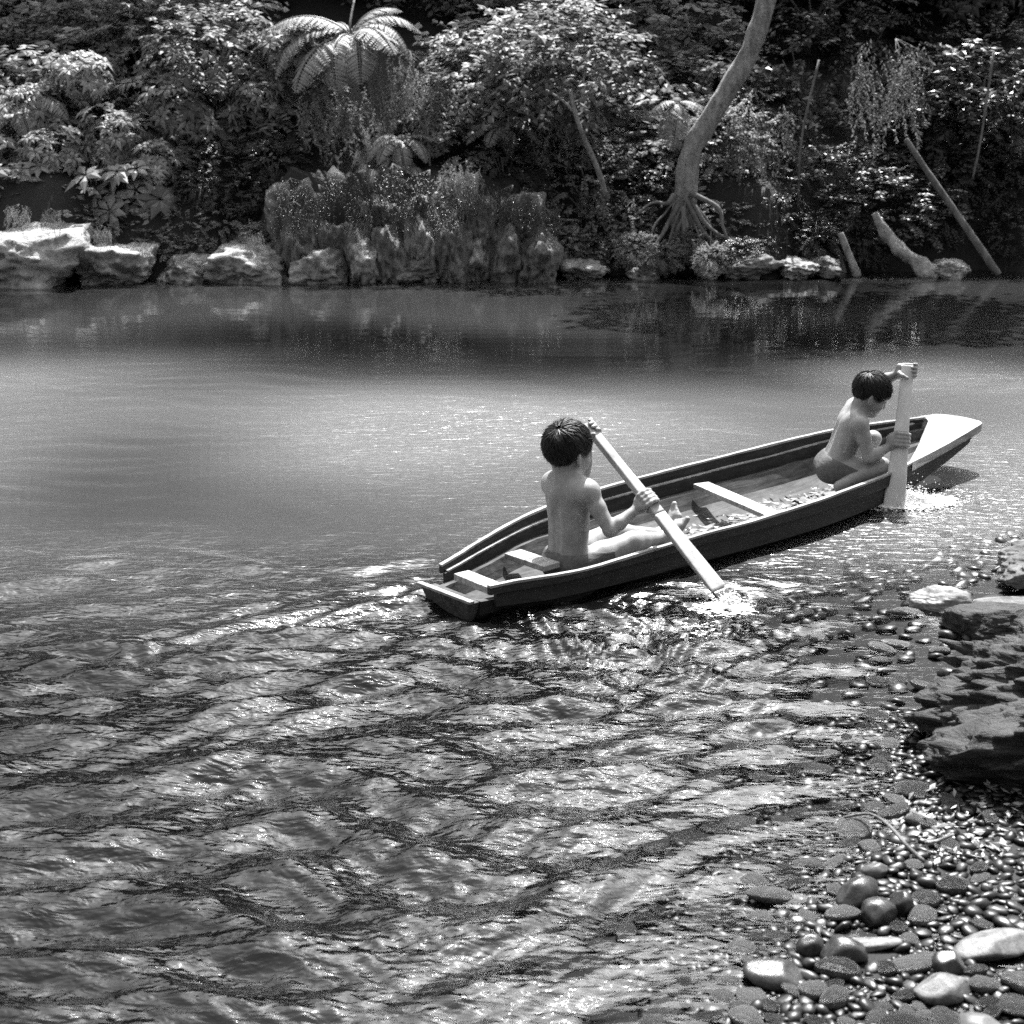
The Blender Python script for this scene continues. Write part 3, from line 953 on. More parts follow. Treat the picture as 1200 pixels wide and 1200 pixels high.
def shorts(root, prims, cut):
    pts = np.array([p for pr in prims for p in pr[:2]])
    sf = Field(pts.min(0) - 0.13, pts.max(0) + 0.13, 0.006)
    for pr in prims:
        sf.cone(pr[0], pr[1], pr[2], pr[3], 0.02)
    X, Y, Z_ = np.meshgrid(*sf.ax, indexing='ij')
    sf.D = np.maximum(sf.D, cut(X, Y, Z_)).astype(np.float32)
    V, Q = sf.mesh(2)
    me = mesh_np('shorts', V * K, Q)
    bm = bmesh.new(); bm.from_mesh(me); bmesh.ops.recalc_face_normals(bm, faces=bm.faces); bm.to_mesh(me); bm.free()
    ob('shorts', me, M_cloth, root)

# --- the boy in the stern, sitting with his legs stretched forward
A_ = np.array
boy = empty('person', CAN_O, CAN_A)
tag(boy, 'bare-backed boy sitting in the stern with legs stretched out, holding a paddle', 'person')
fd = Field((0.55, -0.42, -0.12), (1.72, 0.46, 0.86), 0.0052)
F, R, U = frame((1, 0.0, 0.0), (0, 0, 1))
pel, chest, neck = A_((0.80, 0.09, 0.045)), A_((0.805, 0.095, 0.375)), A_((0.81, 0.098, 0.475))
torso(fd, pel, chest, neck, F, R)
hc1 = A_((0.822, 0.118, 0.612))
F1, R1, U1 = frame((1, 0.0, -0.10), (0, 0.03, 1))
fd.cone(neck - F * 0.012 - U * 0.02, hc1 - U1 * 0.055 - F1 * 0.022, 0.047, 0.043, 0.022)
head(fd, hc1, F1, R1, U1, 1.17)
SR, EL, HR = A_((0.812, -0.040, 0.432)), A_((0.845, -0.160, 0.255)), A_((1.045, -0.225, 0.382))
SL, ELl, HL = A_((0.820, 0.212, 0.425)), A_((1.035, 0.215, 0.445)), A_((1.052, 0.190, 0.672))
PAD_D = nrm(A_((1.04, -0.756, 0.0)) - A_((1.05, 0.196, 0.685)))
wr_ = HR + nrm(EL - HR) * 0.055
for s_ in (SR, SL):
    fd.cone(neck + U * 0.005 - F * 0.015, s_ + U * 0.008 - F * 0.01, 0.040, 0.036, 0.035)
    fd.cone(chest + U * 0.02 - F * 0.01, s_ - U * 0.01, 0.06, 0.045, 0.04)
    fd.cone(chest + U * 0.045 - F * 0.025, s_ - F * 0.012, 0.05, 0.047, 0.045)
    fd.cone(neck - F * 0.02, s_ + U * 0.012, 0.044, 0.040, 0.05)
limb(fd, SR, EL, wr_, (0.047, 0.042, 0.034, 0.035, 0.023))
grip(fd, HR, PAD_D, wr_, 0.030, 1.15, flip=-1)
wr_ = HL + nrm(ELl - HL) * 0.055
limb(fd, SL, ELl, wr_, (0.045, 0.041, 0.034, 0.035, 0.023))
grip(fd, HL, PAD_D, wr_, 0.026, 1.12, flip=1)
HPR, KR, AR = A_((0.845, 0.020, 0.035)), A_((1.125, -0.055, 0.110)), A_((1.40, -0.010, 0.060))
HPL, KL, AL = A_((0.845, 0.160, 0.035)), A_((1.16, 0.145, 0.100)), A_((1.475, 0.055, 0.050))
limb(fd, HPR, KR, AR, (0.078, 0.070, 0.051, 0.049, 0.030), 0.025)
limb(fd, HPL, KL, AL, (0.078, 0.070, 0.051, 0.049, 0.030), 0.025)
foot(fd, AR, None, (0.62, -0.22, 0.75), (-0.75, 0.15, 0.62), 1.12, 1)
foot(fd, AL, None, (0.30, -0.18, 0.93), (-0.93, 0.1, 0.30), 1.15, -1)
finish_person(boy, fd, hc1, F1, R1, U1, 3, tuft=1.0, hs=1.17)
shorts(boy, [(pel + A_((0, 0.05, 0.0)), pel + A_((0, -0.05, 0.0)), 0.098, 0.098), (HPR, HPR + (KR - HPR) * 0.55, 0.083, 0.076), (HPL, HPL + (KL - HPL) * 0.55, 0.083, 0.076),
             (pel + A_((-0.03, 0.05, -0.03)), pel + A_((-0.03, -0.05, -0.03)), 0.078, 0.078)],
       lambda X, Y, Z_: np.maximum(Z_ - 0.105, X - 0.97))

# --- the boy in the bow, squatting and digging his paddle in
boy2 = empty('person', CAN_O, CAN_A)
tag(boy2, 'bare-backed boy squatting near the bow, head bent, driving an upright paddle', 'person')
fd = Field((2.55, -0.58, -0.12), (3.42, 0.26, 0.92), 0.0052)
F, R, U = frame((0.72, -0.69, 0.0), (0.12, -0.10, 1))
pel, chest, neck = A_((2.905, -0.045, 0.200)), A_((2.952, -0.118, 0.442)), A_((2.968, -0.145, 0.530))
U = nrm(chest - pel); R = nrm(np.cross(F, U)); F = np.cross(U, R)
torso(fd, pel, chest, neck, F, R)
hc2 = A_((3.012, -0.190, 0.632))
F2, R2, U2 = frame((0.74, -0.58, -0.46), (0.1, -0.1, 1))
fd.cone(neck - U * 0.03 - F * 0.01, hc2 - U2 * 0.05 - F2 * 0.028, 0.047, 0.043, 0.022)
head(fd, hc2, F2, R2, U2)
PT2, PB2 = A_((3.157, -0.332, 0.781)), A_((2.963, -0.432, 0.036))
PAD2_D = nrm(PB2 - PT2)
HR = PT2 + (PB2 - PT2) * 0.53
HL = PT2 + PAD2_D * 0.004
SR, SL = chest + R * 0.128 + U * 0.052, chest - R * 0.118 + U * 0.085
EL = A_((2.895, -0.285, 0.285))
ELl = (SL + HL) / 2 + A_((0.05, 0.03, 0.03))
wr_ = HR + nrm(EL - HR) * 0.055
for s_ in (SR, SL):
    fd.cone(neck - F * 0.01, s_ + U * 0.008 - F * 0.008, 0.038, 0.035, 0.035)
    fd.cone(chest + U * 0.02 - F * 0.01, s_ - U * 0.01, 0.058, 0.043, 0.04)
limb(fd, SR, EL, wr_, (0.046, 0.040, 0.033, 0.034, 0.022))
grip(fd, HR, PAD2_D, wr_, 0.036, 1.1, flip=-1)
wr_ = HL + nrm(ELl - HL) * 0.055
limb(fd, SL, ELl, wr_, (0.044, 0.038, 0.032, 0.033, 0.022))
grip(fd, HL, PAD2_D, wr_, 0.034, 1.1, flip=1)
HPR, KR, AR = A_((2.875, -0.105, 0.185)), A_((2.995, -0.310, 0.225)), A_((2.790, -0.165, 0.115))
HPL, KL, AL = A_((2.945, 0.020, 0.170)), A_((3.135, -0.145, 0.335)), A_((3.08, -0.04, 0.045))
limb(fd, HPR, KR, AR, (0.080, 0.070, 0.050, 0.050, 0.030), 0.012)
limb(fd, HPL, KL, AL, (0.076, 0.068, 0.050, 0.049, 0.030), 0.012)
foot(fd, AR, None, (-0.15, 0.05, -0.95), (-0.75, 0.55, 0.15), 0.9, 1)
foot(fd, AL, None, (0.75, -0.65, -0.1), (0.05, -0.05, 1), 0.95, -1)
finish_person(boy2, fd, hc2, F2, R2, U2, 9, tuft=0.3)
shorts(boy2, [(pel + R * 0.05, pel - R * 0.05, 0.096, 0.096), (HPR, HPR + (KR - HPR) * 0.6, 0.085, 0.077), (HPL, HPL + (KL - HPL) * 0.5, 0.081, 0.076),
              (pel + R * 0.05 - F * 0.03 - U * 0.03, pel - R * 0.05 - F * 0.03 - U * 0.03, 0.079, 0.079)],
       lambda X, Y, Z_: np.maximum((X - pel[0]) * U[0] + (Y - pel[1]) * U[1] + (Z_ - pel[2]) * U[2] - 0.055,
                                   (X - HPR[0]) * F[0] + (Y - HPR[1]) * F[1] - 0.15))

# --- paddles
def paddle(name, top, bot, grip_len, wtop, wbot, tip_wet, label, face, mt_='paddle'):
    """one hewn board: rounded loom that widens to the blade; face = a direction the flat looks to"""
    o = empty(name, CAN_O, CAN_A)
    tag(o, label, 'paddle')
    top, bot = A_(top), A_(bot)
    d = nrm(bot - top); Lg = np.linalg.norm(bot - top)
    w = nrm(np.cross(d, face)); n_ = np.cross(w, d)
    def sect(t0, t1, n, wf, tf, nm, mt):
        rings = []
        for t in np.linspace(t0, t1, n):
            a = np.linspace(0, 2 * math.pi, 24, endpoint=False)
            sx, sy = np.sign(np.cos(a)) * np.abs(np.cos(a)) ** 0.38, np.sign(np.sin(a)) * np.abs(np.sin(a)) ** 0.38
            rings.append(top + d * t + (sx * wf(t))[:, None] * w + (sy * tf(t))[:, None] * n_)
        V, Fs = loft(rings)
        return build(nm, V, Fs, mt, o, smooth=True)
    wf = lambda t: wtop + (wbot - wtop) * float(sstep(0.18 * Lg, 0.95 * Lg, t))
    sect(-0.01, grip_len, 40, wf, lambda t: 0.019, 'loom', M[mt_])
    sect(grip_len + 0.0005, Lg - tip_wet, 30, wf, lambda t: 0.018 - 0.008 * (t - grip_len) / (Lg - grip_len), 'blade', M[mt_])
    sect(Lg - tip_wet + 0.0005, Lg, 8, lambda t: wf(t) * 0.97, lambda t: 0.010, 'wet_tip', M['wet_wood'])
    return o
M['lit_paddle'] = mat_wood('lit_paddle_wood', 0.5, 0.78, stretch=(4, 4, 1.2))  # paler copy of the paddle wood so its shaded face looks lit
M['paddle'] = mat_wood('paddle_wood', 0.20, 0.42, stretch=(4, 4, 1.2))
paddle('paddle', (1.050, 0.200, 0.690), (1.038, -0.800, -0.03), 0.62, 0.028, 0.048, 0.115, 'long wooden paddle slanting from the raised hand into the water beside the stern', (-0.15, -0.78, 0.62))
paddle('paddle', PT2 - PAD2_D * 0.012, PB2 + PAD2_D * 0.16, 0.38, 0.037, 0.064, 0.1, 'pale upright paddle splashing into the water beside the bow', (-0.72, -0.52, 0.60), 'lit_paddle')
# ------------------------------------------------------------------ the far bank: rocks, trunks, ferns, bushes
vr = np.random.default_rng(77)

def tri_mesh(name, V, T, tone):
    me = mesh_np(name, V, T, smooth=False)
    attr(me, 'tone', tone)
    return me

def leaf_batch(P, D, N, L_, W_, droop=0.25, fold=0.18):
    """folded pointed leaves: base P, direction D, upper side N"""
    P, D, N = (np.asarray(q, float) for q in (P, D, N))
    D = D / np.linalg.norm(D, axis=1)[:, None]
    S = np.cross(D, N); S /= np.linalg.norm(S, axis=1)[:, None] + 1e-9
    N = np.cross(S, D)
    L_ = np.asarray(L_)[:, None]; W_ = np.asarray(W_)[:, None]
    mid = P + D * L_ * 0.45
    tip = P + D * L_ - N * L_ * droop
    lf = mid + S * W_ * 0.5 - N * W_ * fold
    rt = mid - S * W_ * 0.5 - N * W_ * fold
    n = len(P)
    V = np.stack([P, mid, tip, lf, rt], 1).reshape(-1, 3)
    b = (np.arange(n) * 5)[:, None]
    T = np.concatenate([b + np.array([[0, 4, 1]]), b + np.array([[4, 2, 1]]), b + np.array([[0, 1, 3]]), b + np.array([[1, 2, 3]])])
    return V, T

class Leaves:
    def __init__(self): self.V = []; self.T = []; self.t = []; self.n = 0
    def add(self, P, D, N, L_, W_, tone, droop=0.25, fold=0.18):
        V, T = leaf_batch(P, D, N, L_, W_, droop, fold)
        self.V.append(V); self.T.append(T + self.n); self.n += len(V)
        self.t.append(np.repeat(np.asarray(tone), 5))
    def mesh(self, name):
        return tri_mesh(name, np.concatenate(self.V), np.concatenate(self.T), np.concatenate(self.t))

def lumps(n, r):
    """twig ends on a lumpy ellipsoid shell"""
    d = vr.normal(size=(n, 3)); d /= np.linalg.norm(d, axis=1)[:, None]
    nz = np.array([mnoise.noise(Vector(q * 2.1 + r[3])) for q in d])
    rad = (0.55 + 0.45 * vr.random(n) ** 0.5) * (1 + 0.45 * nz)
    return d * rad[:, None] * np.array(r[:3]), d

def foliage(kind_, rx, ry, rz, seed, dens=1.0):
    B = Leaves()
    if kind_ == 'broad':
        n = int(90 * dens); E_, d = lumps(n, (rx, ry, rz, seed))
        for e, q in zip(E_, d):
            k = vr.integers(6, 11); s = vr.uniform(0.8, 1.25)
            ax = nrm(q + np.array([0, -0.25, 0.6]))
            a = np.linspace(0, 2 * math.pi, k, endpoint=False) + vr.uniform(0, 6)
            x = nrm(np.cross(ax, (0.3, 1, 0.2))); y = np.cross(ax, x)
            D = np.cos(a)[:, None] * x + np.sin(a)[:, None] * y + ax * vr.uniform(-0.1, 0.5, k)[:, None]
            B.add(e + D * 0.015, D, np.tile(ax, (k, 1)), vr.uniform(0.11, 0.19, k) * s, vr.uniform(0.055, 0.085, k) * s, np.clip(vr.normal(0.5, 0.2) + vr.normal(0, 0.1, k), 0, 1), 0.35)
    elif kind_ in ('small', 'fine'):
        fine = kind_ == 'fine'
        n = int((300 if fine else 190) * dens); E_, d = lumps(n, (rx, ry, rz, seed))
        for e, q in zip(E_, d):
            ln = vr.uniform(0.16, 0.34)
            ax = nrm(q + np.array([0, -0.3, 0.15]) + vr.normal(0, 0.35, 3))
            k = int(ln / (0.02 if fine else 0.032))
            t = np.linspace(0.1, 1, k)
            pts = e + ax * (t * ln)[:, None] - np.array([0, 0, 1.0]) * (t ** 2 * ln * 0.35)[:, None]
            up_ = nrm(np.array([0, -0.25, 1.0]) + 0.4 * q)
            sd_ = nrm(np.cross(ax, up_))
            sg = np.where(np.arange(k) % 2 == 0, 1, -1)[:, None]
            D = ax * 0.55 + sd_ * sg + vr.normal(0, 0.22, (k, 3)) - np.array([0, 0, 0.2])
            ls = (vr.uniform(0.045, 0.07, k) if fine else vr.uniform(0.08, 0.135, k)) * vr.uniform(0.8, 1.2)
            B.add(pts, D, np.tile(up_, (k, 1)) + vr.normal(0, 0.25, (k, 3)), ls, ls * 0.56, np.clip(vr.normal(0.5, 0.22) + vr.normal(0, 0.1, k), 0, 1), 0.2)
    elif kind_ == 'hang':
        n = int(60 * dens)
        for _ in range(n):
            e = np.array([vr.uniform(-rx, rx), vr.uniform(-ry, ry), rz * vr.uniform(0.3, 1)])
            ln = vr.uniform(0.4, 1.3) * rz
            k = int(ln / 0.022)
            t = np.linspace(0, 1, k)
            pts = e + np.stack([0.06 * np.sin(t * 5 + e[0] * 9), -0.12 * np.sqrt(t), -t * ln], 1)
            D = np.stack([vr.normal(0, 1, k), -0.5 + vr.normal(0, 0.5, k), -0.7 + vr.normal(0, 0.3, k)], 1)
            ls = vr.uniform(0.035, 0.07, k)
            B.add(pts, D, np.tile((0, -0.8, 0.6), (k, 1)) + vr.normal(0, 0.3, (k, 3)), ls, ls * 0.4, np.clip(vr.normal(0.5, 0.2) + vr.normal(0, 0.12, k), 0, 1), 0.3)
    elif kind_ == 'canopy':
        n = int(420 * dens); E_, d = lumps(n, (rx, ry, rz, seed))
        for e, q in zip(E_, d):
            k = 11
            D = vr.normal(0, 1, (k, 3)) + q * 0.6 - np.array([0, 0, 0.3])
            ls = vr.uniform(0.12, 0.24, k)
            B.add(e + vr.normal(0, 0.16, (k, 3)), D, vr.normal(0, 0.4, (k, 3)) + np.array([0, 0, 1]), ls, ls * 0.5, np.clip(vr.normal(0.5, 0.25, k), 0, 1), 0.2)
    return B.mesh(kind_ + '_foliage')

def branches(name, base, ends, r0, k=0.35):
    """a small branching stem from base to the given points, one mesh"""
    V, T, off = [], [], 0
    for e in ends:
        base = np.asarray(base, float); e = np.asarray(e, float)
        t = np.linspace(0, 1, 6)[:, None]
        mid = (base + e) / 2 + np.array([0, 0, k * np.linalg.norm(e - base) * 0.4])
        path = (1 - t) ** 2 * base + 2 * t * (1 - t) * mid + t ** 2 * e
        v, f = tube(path, np.linspace(r0, r0 * 0.3, 6), 5)
        V.append(v); T += [tuple(q + off for q in ff) for ff in f]; off += len(v)
    return mesh_from(name, np.concatenate(V), T)

# prototypes (meshes shared by every bush of that make)
PROTO = {}
def proto(kind_, i):
    key = (kind_, i)
    if key not in PROTO:
        r = {'broad': (0.55, 0.42, 0.45), 'small': (0.6, 0.45, 0.48), 'fine': (0.62, 0.45, 0.42), 'hang': (0.5, 0.18, 0.7)}[kind_]
        fo = foliage(kind_, *r, seed=i * 3.3 + 1)
        ends = [(vr.uniform(-0.8, 0.8) * r[0], vr.uniform(-0.5, 0.5) * r[1], vr.uniform(0.0, 0.7) * r[2]) for _ in range(5)]
        if kind_ == 'hang':
            ends = [(vr.uniform(-0.9, 0.9) * r[0], 0.1, r[2] * 0.8) for _ in range(4)]
            st = branches('stem', (0, 0.3, r[2]), ends, 0.012, 0.1)
        else:
            st = branches('stem', (0, 0.1, -r[2] * 1.15), ends, 0.022)
        PROTO[key] = (fo, st)
    return PROTO[key]

LMAT = {'broad': 'leaf_bright', 'small': 'leaf', 'fine': 'leaf', 'hang': 'leaf_bright'}
WORD = {'broad': ('broad_leaved_bush', 'broad-leaved glossy bush'), 'small': ('leafy_bush', 'small-leaved dense bush'), 'fine': ('feathery_bush', 'fine feathery bush'), 'hang': ('hanging_creeper', 'hanging leafy creeper')}
ZONES = [(-1e9, 175, 'above the pale rock ledge'), (175, 320, 'over the row of white boulders'), (320, 470, 'around the tall tree fern'), (470, 560, 'over the streaked mossy cliff'),
         (560, 665, 'above the dark cleft rock'), (665, 790, 'between slender leaning trunk and big leaning tree'), (790, 930, 'behind the big leaning tree'),
         (930, 1060, 'beside the pale splintered stump'), (1060, 1e9, 'over the hollow with the slanting log')]
def px_of(p):
    c, s = math.cos(PITCH), math.sin(PITCH)
    return 600 + F_PX * p[0] / (p[1] * c - (p[2] - CAM_H) * s)

seen = {}
def bush(kind_, loc, sc, i=None, mat_=None, tier=None):
    i = int(vr.integers(0, 3)) if i is None else i
    fo, st = proto(kind_, i)
    nm, words = WORD[kind_]
    o = empty(nm, loc, vr.uniform(-0.5, 0.5))
    sx = sc * vr.uniform(0.85, 1.2); sz = sc * vr.uniform(0.85, 1.15)
    o.scale = (sx * (1 if vr.random() < 0.5 else -1), sc, sz)
    f = bpy.data.objects.new('foliage', fo)
    mname = mat_ or LMAT[kind_]
    if not fo.materials:
        fo.materials.append(M[mname])
    f.material_slots  # shared data; the material sits on the object
    link(f, o)
    f.material_slots[0].link = 'OBJECT'; f.material_slots[0].material = M[mname]
    s_ = bpy.data.objects.new('stem', st)
    if not st.materials:
        st.materials.append(M['bark'])
    link(s_, o)
    px = px_of(loc)
    zone = [z for a, b, z in ZONES if a <= px < b][0]
    tr = tier or ('low' if loc[2] < 0.9 else 'middle' if loc[2] < 1.9 else 'high')
    pos = {'low': 'low on the bank', 'middle': 'halfway up the bank', 'high': 'high on the bank', 'top': 'at the forest top'}[tr]
    size = 'wide ' if sc > 1.12 else 'tiny ' if sc < 0.37 else 'little ' if sc < 0.56 else ''
    lab = '%s%s %s %s' % (size, words, pos, zone)
    tag(o, lab, 'bush' if kind_ != 'hang' else 'creeper', lab.replace(words, words + ' plants'))
    return o

def holes(px, py):
    """places of the bank that the bushes leave open"""
    if py > 262 and px < 185: return True
    if 235 < px < 470 and py > 215: return True
    if 215 < px < 345 and 180 < py < 262: return True
    if 470 <= px < 650 and py > 208: return True
    if 560 < px < 610 and py > 140: return True
    if 1030 < px < 1200 and py > 195: return True
    if 640 < px < 1030 and py > 285: return True
    if 775 < px < 850 and py > 215: return True
    return False

def py_of(p):
    c, s = math.cos(PITCH), math.sin(PITCH)
    z = p[2] - CAM_H
    return 600 - F_PX * (p[1] * s + z * c) / (p[1] * c - z * s)

for (y0, z0, nrow, jit) in [(16.2, 0.62, 17, 0.18), (16.7, 1.15, 17, 0.2), (17.2, 1.65, 18, 0.22), (17.8, 2.15, 18, 0.22), (18.5, 2.65, 18, 0.25), (19.3, 3.25, 16, 0.3)]:
    for j in range(nrow):
        x = -6.7 + 13.6 * (j + 0.5 * vr.random() + 0.25) / nrow
        p = (x, y0 + 0.07 * x + vr.uniform(-0.25, 0.25), z0 + vr.uniform(-jit, jit))
        px, py = px_of(p), py_of(p)
        if holes(px, py):
            continue
        if mnoise.noise(Vector((x * 0.9, p[2] * 1.3, 7.7))) < -0.18 and z0 > 0.9:
            continue
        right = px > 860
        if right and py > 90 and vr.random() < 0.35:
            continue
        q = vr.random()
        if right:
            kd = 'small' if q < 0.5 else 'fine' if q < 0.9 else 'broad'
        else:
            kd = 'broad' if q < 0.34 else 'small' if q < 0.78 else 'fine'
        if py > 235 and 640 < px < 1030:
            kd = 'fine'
        bush(kd, p, vr.uniform(0.85, 1.25), mat_='leaf_shaded' if right else None, tier='top' if z0 > 2.6 else None)
# creepers that hang over the cliff and the left hollow
for (px, py, Y, sc) in [(395, 150, 16.2, 0.7), (470, 120, 16.1, 0.65), (520, 130, 16.2, 0.6), (345, 235, 15.15, 0.32), (400, 232, 15.05, 0.36), (455, 228, 15.15, 0.45), (505, 235, 15.1, 0.42), (540, 225, 15.2, 0.45), (420, 262, 14.95, 0.28), (470, 258, 14.95, 0.34), (520, 262, 14.9, 0.3), (560, 240, 15.0, 0.36), (600, 250, 15.0, 0.36), (340, 262, 14.95, 0.3), (375, 250, 14.95, 0.34), (635, 262, 15.0, 0.3), (60, 262, 14.5, 0.2), (20, 258, 14.45, 0.22), (120, 280, 14.6, 0.18), (300, 285, 14.75, 0.16), (655, 150, 16.3, 0.7), (880, 190, 16.3, 0.8),
                        (1045, 120, 15.9, 0.8), (700, 245, 16.0, 0.4), (30, 200, 15.9, 0.6), (140, 215, 15.95, 0.55)]:
    bush('hang', at(px, py, Y), sc, mat_='leaf_shaded' if Y < 15.2 and px > 300 else 'leaf')
# bushes placed where single ones stand out
for (kd, px, py, Y, sc) in [('fine', 232, 222, 15.75, 0.33), ('broad', 130, 165, 16.0, 0.6), ('broad', 215, 130, 16.3, 0.65), ('broad', 40, 130, 16.1, 0.6), ('small', 70, 235, 15.9, 0.75), ('small', 160, 245, 15.95, 0.6), ('small', 15, 235, 15.8, 0.7),
                            ('fine', 215, 270, 15.75, 0.5), ('fine', 260, 265, 15.8, 0.45), ('small', 250, 60, 16.6, 0.9), ('small', 555, 90, 16.5, 0.9), ('small', 640, 60, 16.6, 0.95), ('fine', 520, 250, 15.85, 0.4), ('fine', 395, 245, 15.8, 0.4),
                            ('broad', 300, 120, 16.4, 0.6), ('broad', 505, 160, 16.2, 0.45), ('fine', 700, 270, 15.9, 0.5), ('fine', 760, 280, 15.85, 0.4), ('fine', 880, 285, 15.85, 0.45), ('fine', 940, 275, 15.95, 0.5), ('fine', 660, 285, 15.6, 0.35), ('fine', 690, 292, 15.6, 0.35), ('fine', 725, 295, 15.65, 0.35), ('fine', 790, 298, 15.6, 0.3), ('fine', 830, 298, 15.65, 0.3), ('fine', 900, 295, 15.7, 0.35), ('fine', 960, 285, 15.7, 0.4), ('fine', 1015, 285, 15.9, 0.4), ('fine', 735, 262, 15.8, 0.45), ('fine', 850, 262, 15.9, 0.45), ('fine', 915, 258, 16.0, 0.5), ('small', 180, 290, 15.5, 0.35), ('fine', 300, 278, 15.45, 0.3), ('fine', 225, 295, 15.5, 0.3), ('fine', 500, 285, 15.3, 0.25), ('fine', 455, 290, 15.2, 0.25), ('fine', 775, 300, 15.25, 0.26), ('fine', 835, 302, 15.25, 0.26), ('fine', 805, 285, 15.45, 0.24), ('fine', 745, 290, 15.35, 0.3), ('fine', 868, 296, 15.35, 0.3), ('broad', 90, 90, 16.3, 0.7), ('broad', 180, 190, 15.9, 0.5), ('broad', 60, 180, 15.8, 0.55), ('broad', 340, 60, 16.7, 0.8), ('fine', 1180, 150, 16.6, 0.9), ('small', 1150, 110, 16.8, 0.9), ('fine', 1195, 215, 16.4, 0.7), ('small', 1100, 150, 16.8, 0.8), ('fine', 1190, 275, 16.0, 0.5),
                            ('fine', 285, 225, 15.9, 0.5), ('fine', 250, 200, 16.1, 0.6), ('fine', 320, 190, 16.0, 0.5), ('fine', 590, 190, 16.0, 0.5), ('fine', 610, 225, 15.9, 0.4), ('fine', 20, 255, 15.7, 0.5), ('fine', 110, 262, 15.6, 0.4), ('fine', 770, 225, 16.1, 0.5), ('fine', 1090, 250, 16.2, 0.6), ('fine', 1130, 200, 16.5, 0.7)]:
    bush(kd, at(px, py, Y), sc, mat_='leaf_shaded' if px > 860 or (kd == 'fine' and 180 < py < 240) else None)

# --- tree ferns: arching fronds, each a part
def frond_mesh(L_, arch, n=26, seed=0):
    r = np.random.default_rng(seed)
    t = np.linspace(0, 1, 24)
    ang = 0.75 - arch * t * 1.0
    step = L_ / 23
    X_ = np.concatenate([[0], np.cumsum(np.cos(ang[:-1]) * step)]); Zz = np.concatenate([[0], np.cumsum(np.sin(ang[:-1]) * step)])
    path = np.stack([X_, 0.03 * np.sin(t * 3 + seed), Zz], 1)
    B = Leaves()
    tt = np.linspace(0.12, 0.985, n)
    for s in (1, -1):
        P = np.stack([np.interp(tt, t, path[:, i]) for i in range(3)], 1)
        T_ = np.stack([np.interp(tt, t, np.gradient(path[:, i])) for i in range(3)], 1); T_ /= np.linalg.norm(T_, axis=1)[:, None]
        ln = L_ * 0.23 * np.sin(np.pi * np.clip(0.10 + 0.90 * tt, 0, 1)) ** 0.7 + 0.02
        up_ = np.cross(T_, np.tile((0, 1.0, 0), (n, 1))); up_ *= np.sign(up_[:, 2:3] + 1e-9)
        D = T_ * 0.45 + np.array([0, s, 0]) - up_ * 0.30 + r.normal(0, 0.08, (n, 3))
        B.add(P, D, up_, ln, L_ * 0.036 * np.ones(n) * 0.9, np.clip(r.normal(0.55, 0.15, n), 0, 1), 0.18, 0.1)
        # toothed sub-leaflets along every pinna
        for q in np.linspace(0.15, 0.9, 7):
            Dn = D / np.linalg.norm(D, axis=1)[:, None]
            Pq = P + Dn * (ln * q)[:, None] - up_ * (ln * 0.18 * q * q)[:, None]
            for w in (1, -1):
                B.add(Pq, Dn * 0.6 + T_ * w, up_, ln * 0.17 * (1.1 - 0.6 * q), ln * 0.085, np.clip(r.normal(0.55, 0.15, n), 0, 1), 0.15, 0.1)
    me = B.mesh('frond')
    v, f = tube(path, np.linspace(0.011, 0.003, 24), 5)
    bm = bmesh.new(); bm.from_mesh(me)
    vs = [bm.verts.new(Vector(tuple(q))) for q in v]
    for ff in f:
        try: bm.faces.new([vs[i] for i in ff])
        except ValueError: pass
    bm.to_mesh(me); bm.free()
    return me
FR = [frond_mesh(1.0, 1.9, seed=1), frond_mesh(1.0, 1.5, seed=2), frond_mesh(1.0, 2.3, seed=3)]
for fm in FR:
    fm.materials.append(M['frond'])

def tree_fern(px, py, Y, size, dirs, label, trunk=True, rt=0.05):
    c = at(px, py, Y)
    o = empty('tree_fern', c)
    tag(o, label, 'fern')
    if trunk:
        g = float(bed(np.array([c.x]), np.array([Y + 0.8]))[0])
        ln = max(0.2, min(1.6, c.z - g))
        v, f = tube(np.stack([np.linspace(0.1, 0, 8), np.linspace(0.5, 0, 8), np.linspace(-ln, 0.02, 8)], 1), np.linspace(rt * 1.2, rt, 8), 9)
        ob('trunk', mesh_from('trunk', v, f), M['bark'], o)
    for i, (az, tilt, s) in enumerate(dirs):
        f = bpy.data.objects.new('frond', FR[i % 3])
        link(f, o)
        f.rotation_euler = (vr.uniform(-0.25, 0.25), -math.radians(tilt), math.radians(az))
        f.scale = (size * s,) * 3
    return o
tree_fern(412, 42, 16.4, 0.95, [(200, -18, 1.15), (228, -38, 1.1), (255, -30, 1.0), (285, -32, 0.9), (310, -15, 0.95), (340, 0, 0.95), (10, 12, 0.9), (40, 20, 0.8), (130, 10, 0.8), (165, 5, 1.0), (185, 2, 1.0), (325, -38, 0.7)],
          'tall tree fern with long pale fronds arching over the mossy cliff')
tree_fern(20, 120, 16.2, 0.75, [(340, -5, 1.0), (10, 12, 0.9), (300, -25, 0.9), (250, -25, 0.8), (200, -10, 0.8), (60, 15, 0.8), (30, -2, 1.1)], 'tree fern with drooping fronds above the pale rock ledge')
tree_fern(470, 165, 16.05, 0.5, [(200, -20, 1), (240, -30, 1), (280, -35, 1), (320, -20, 1), (350, -5, 0.9), (170, 0, 0.9)], 'small fern hanging over the streaked mossy cliff')
tree_fern(793, 120, 16.05, 0.55, [(235, -50, 1.0), (262, -62, 1.1), (290, -50, 0.9), (210, -20, 0.8), (330, -20, 0.7)], 'small fern with hanging fronds beside the big leaning trunk')
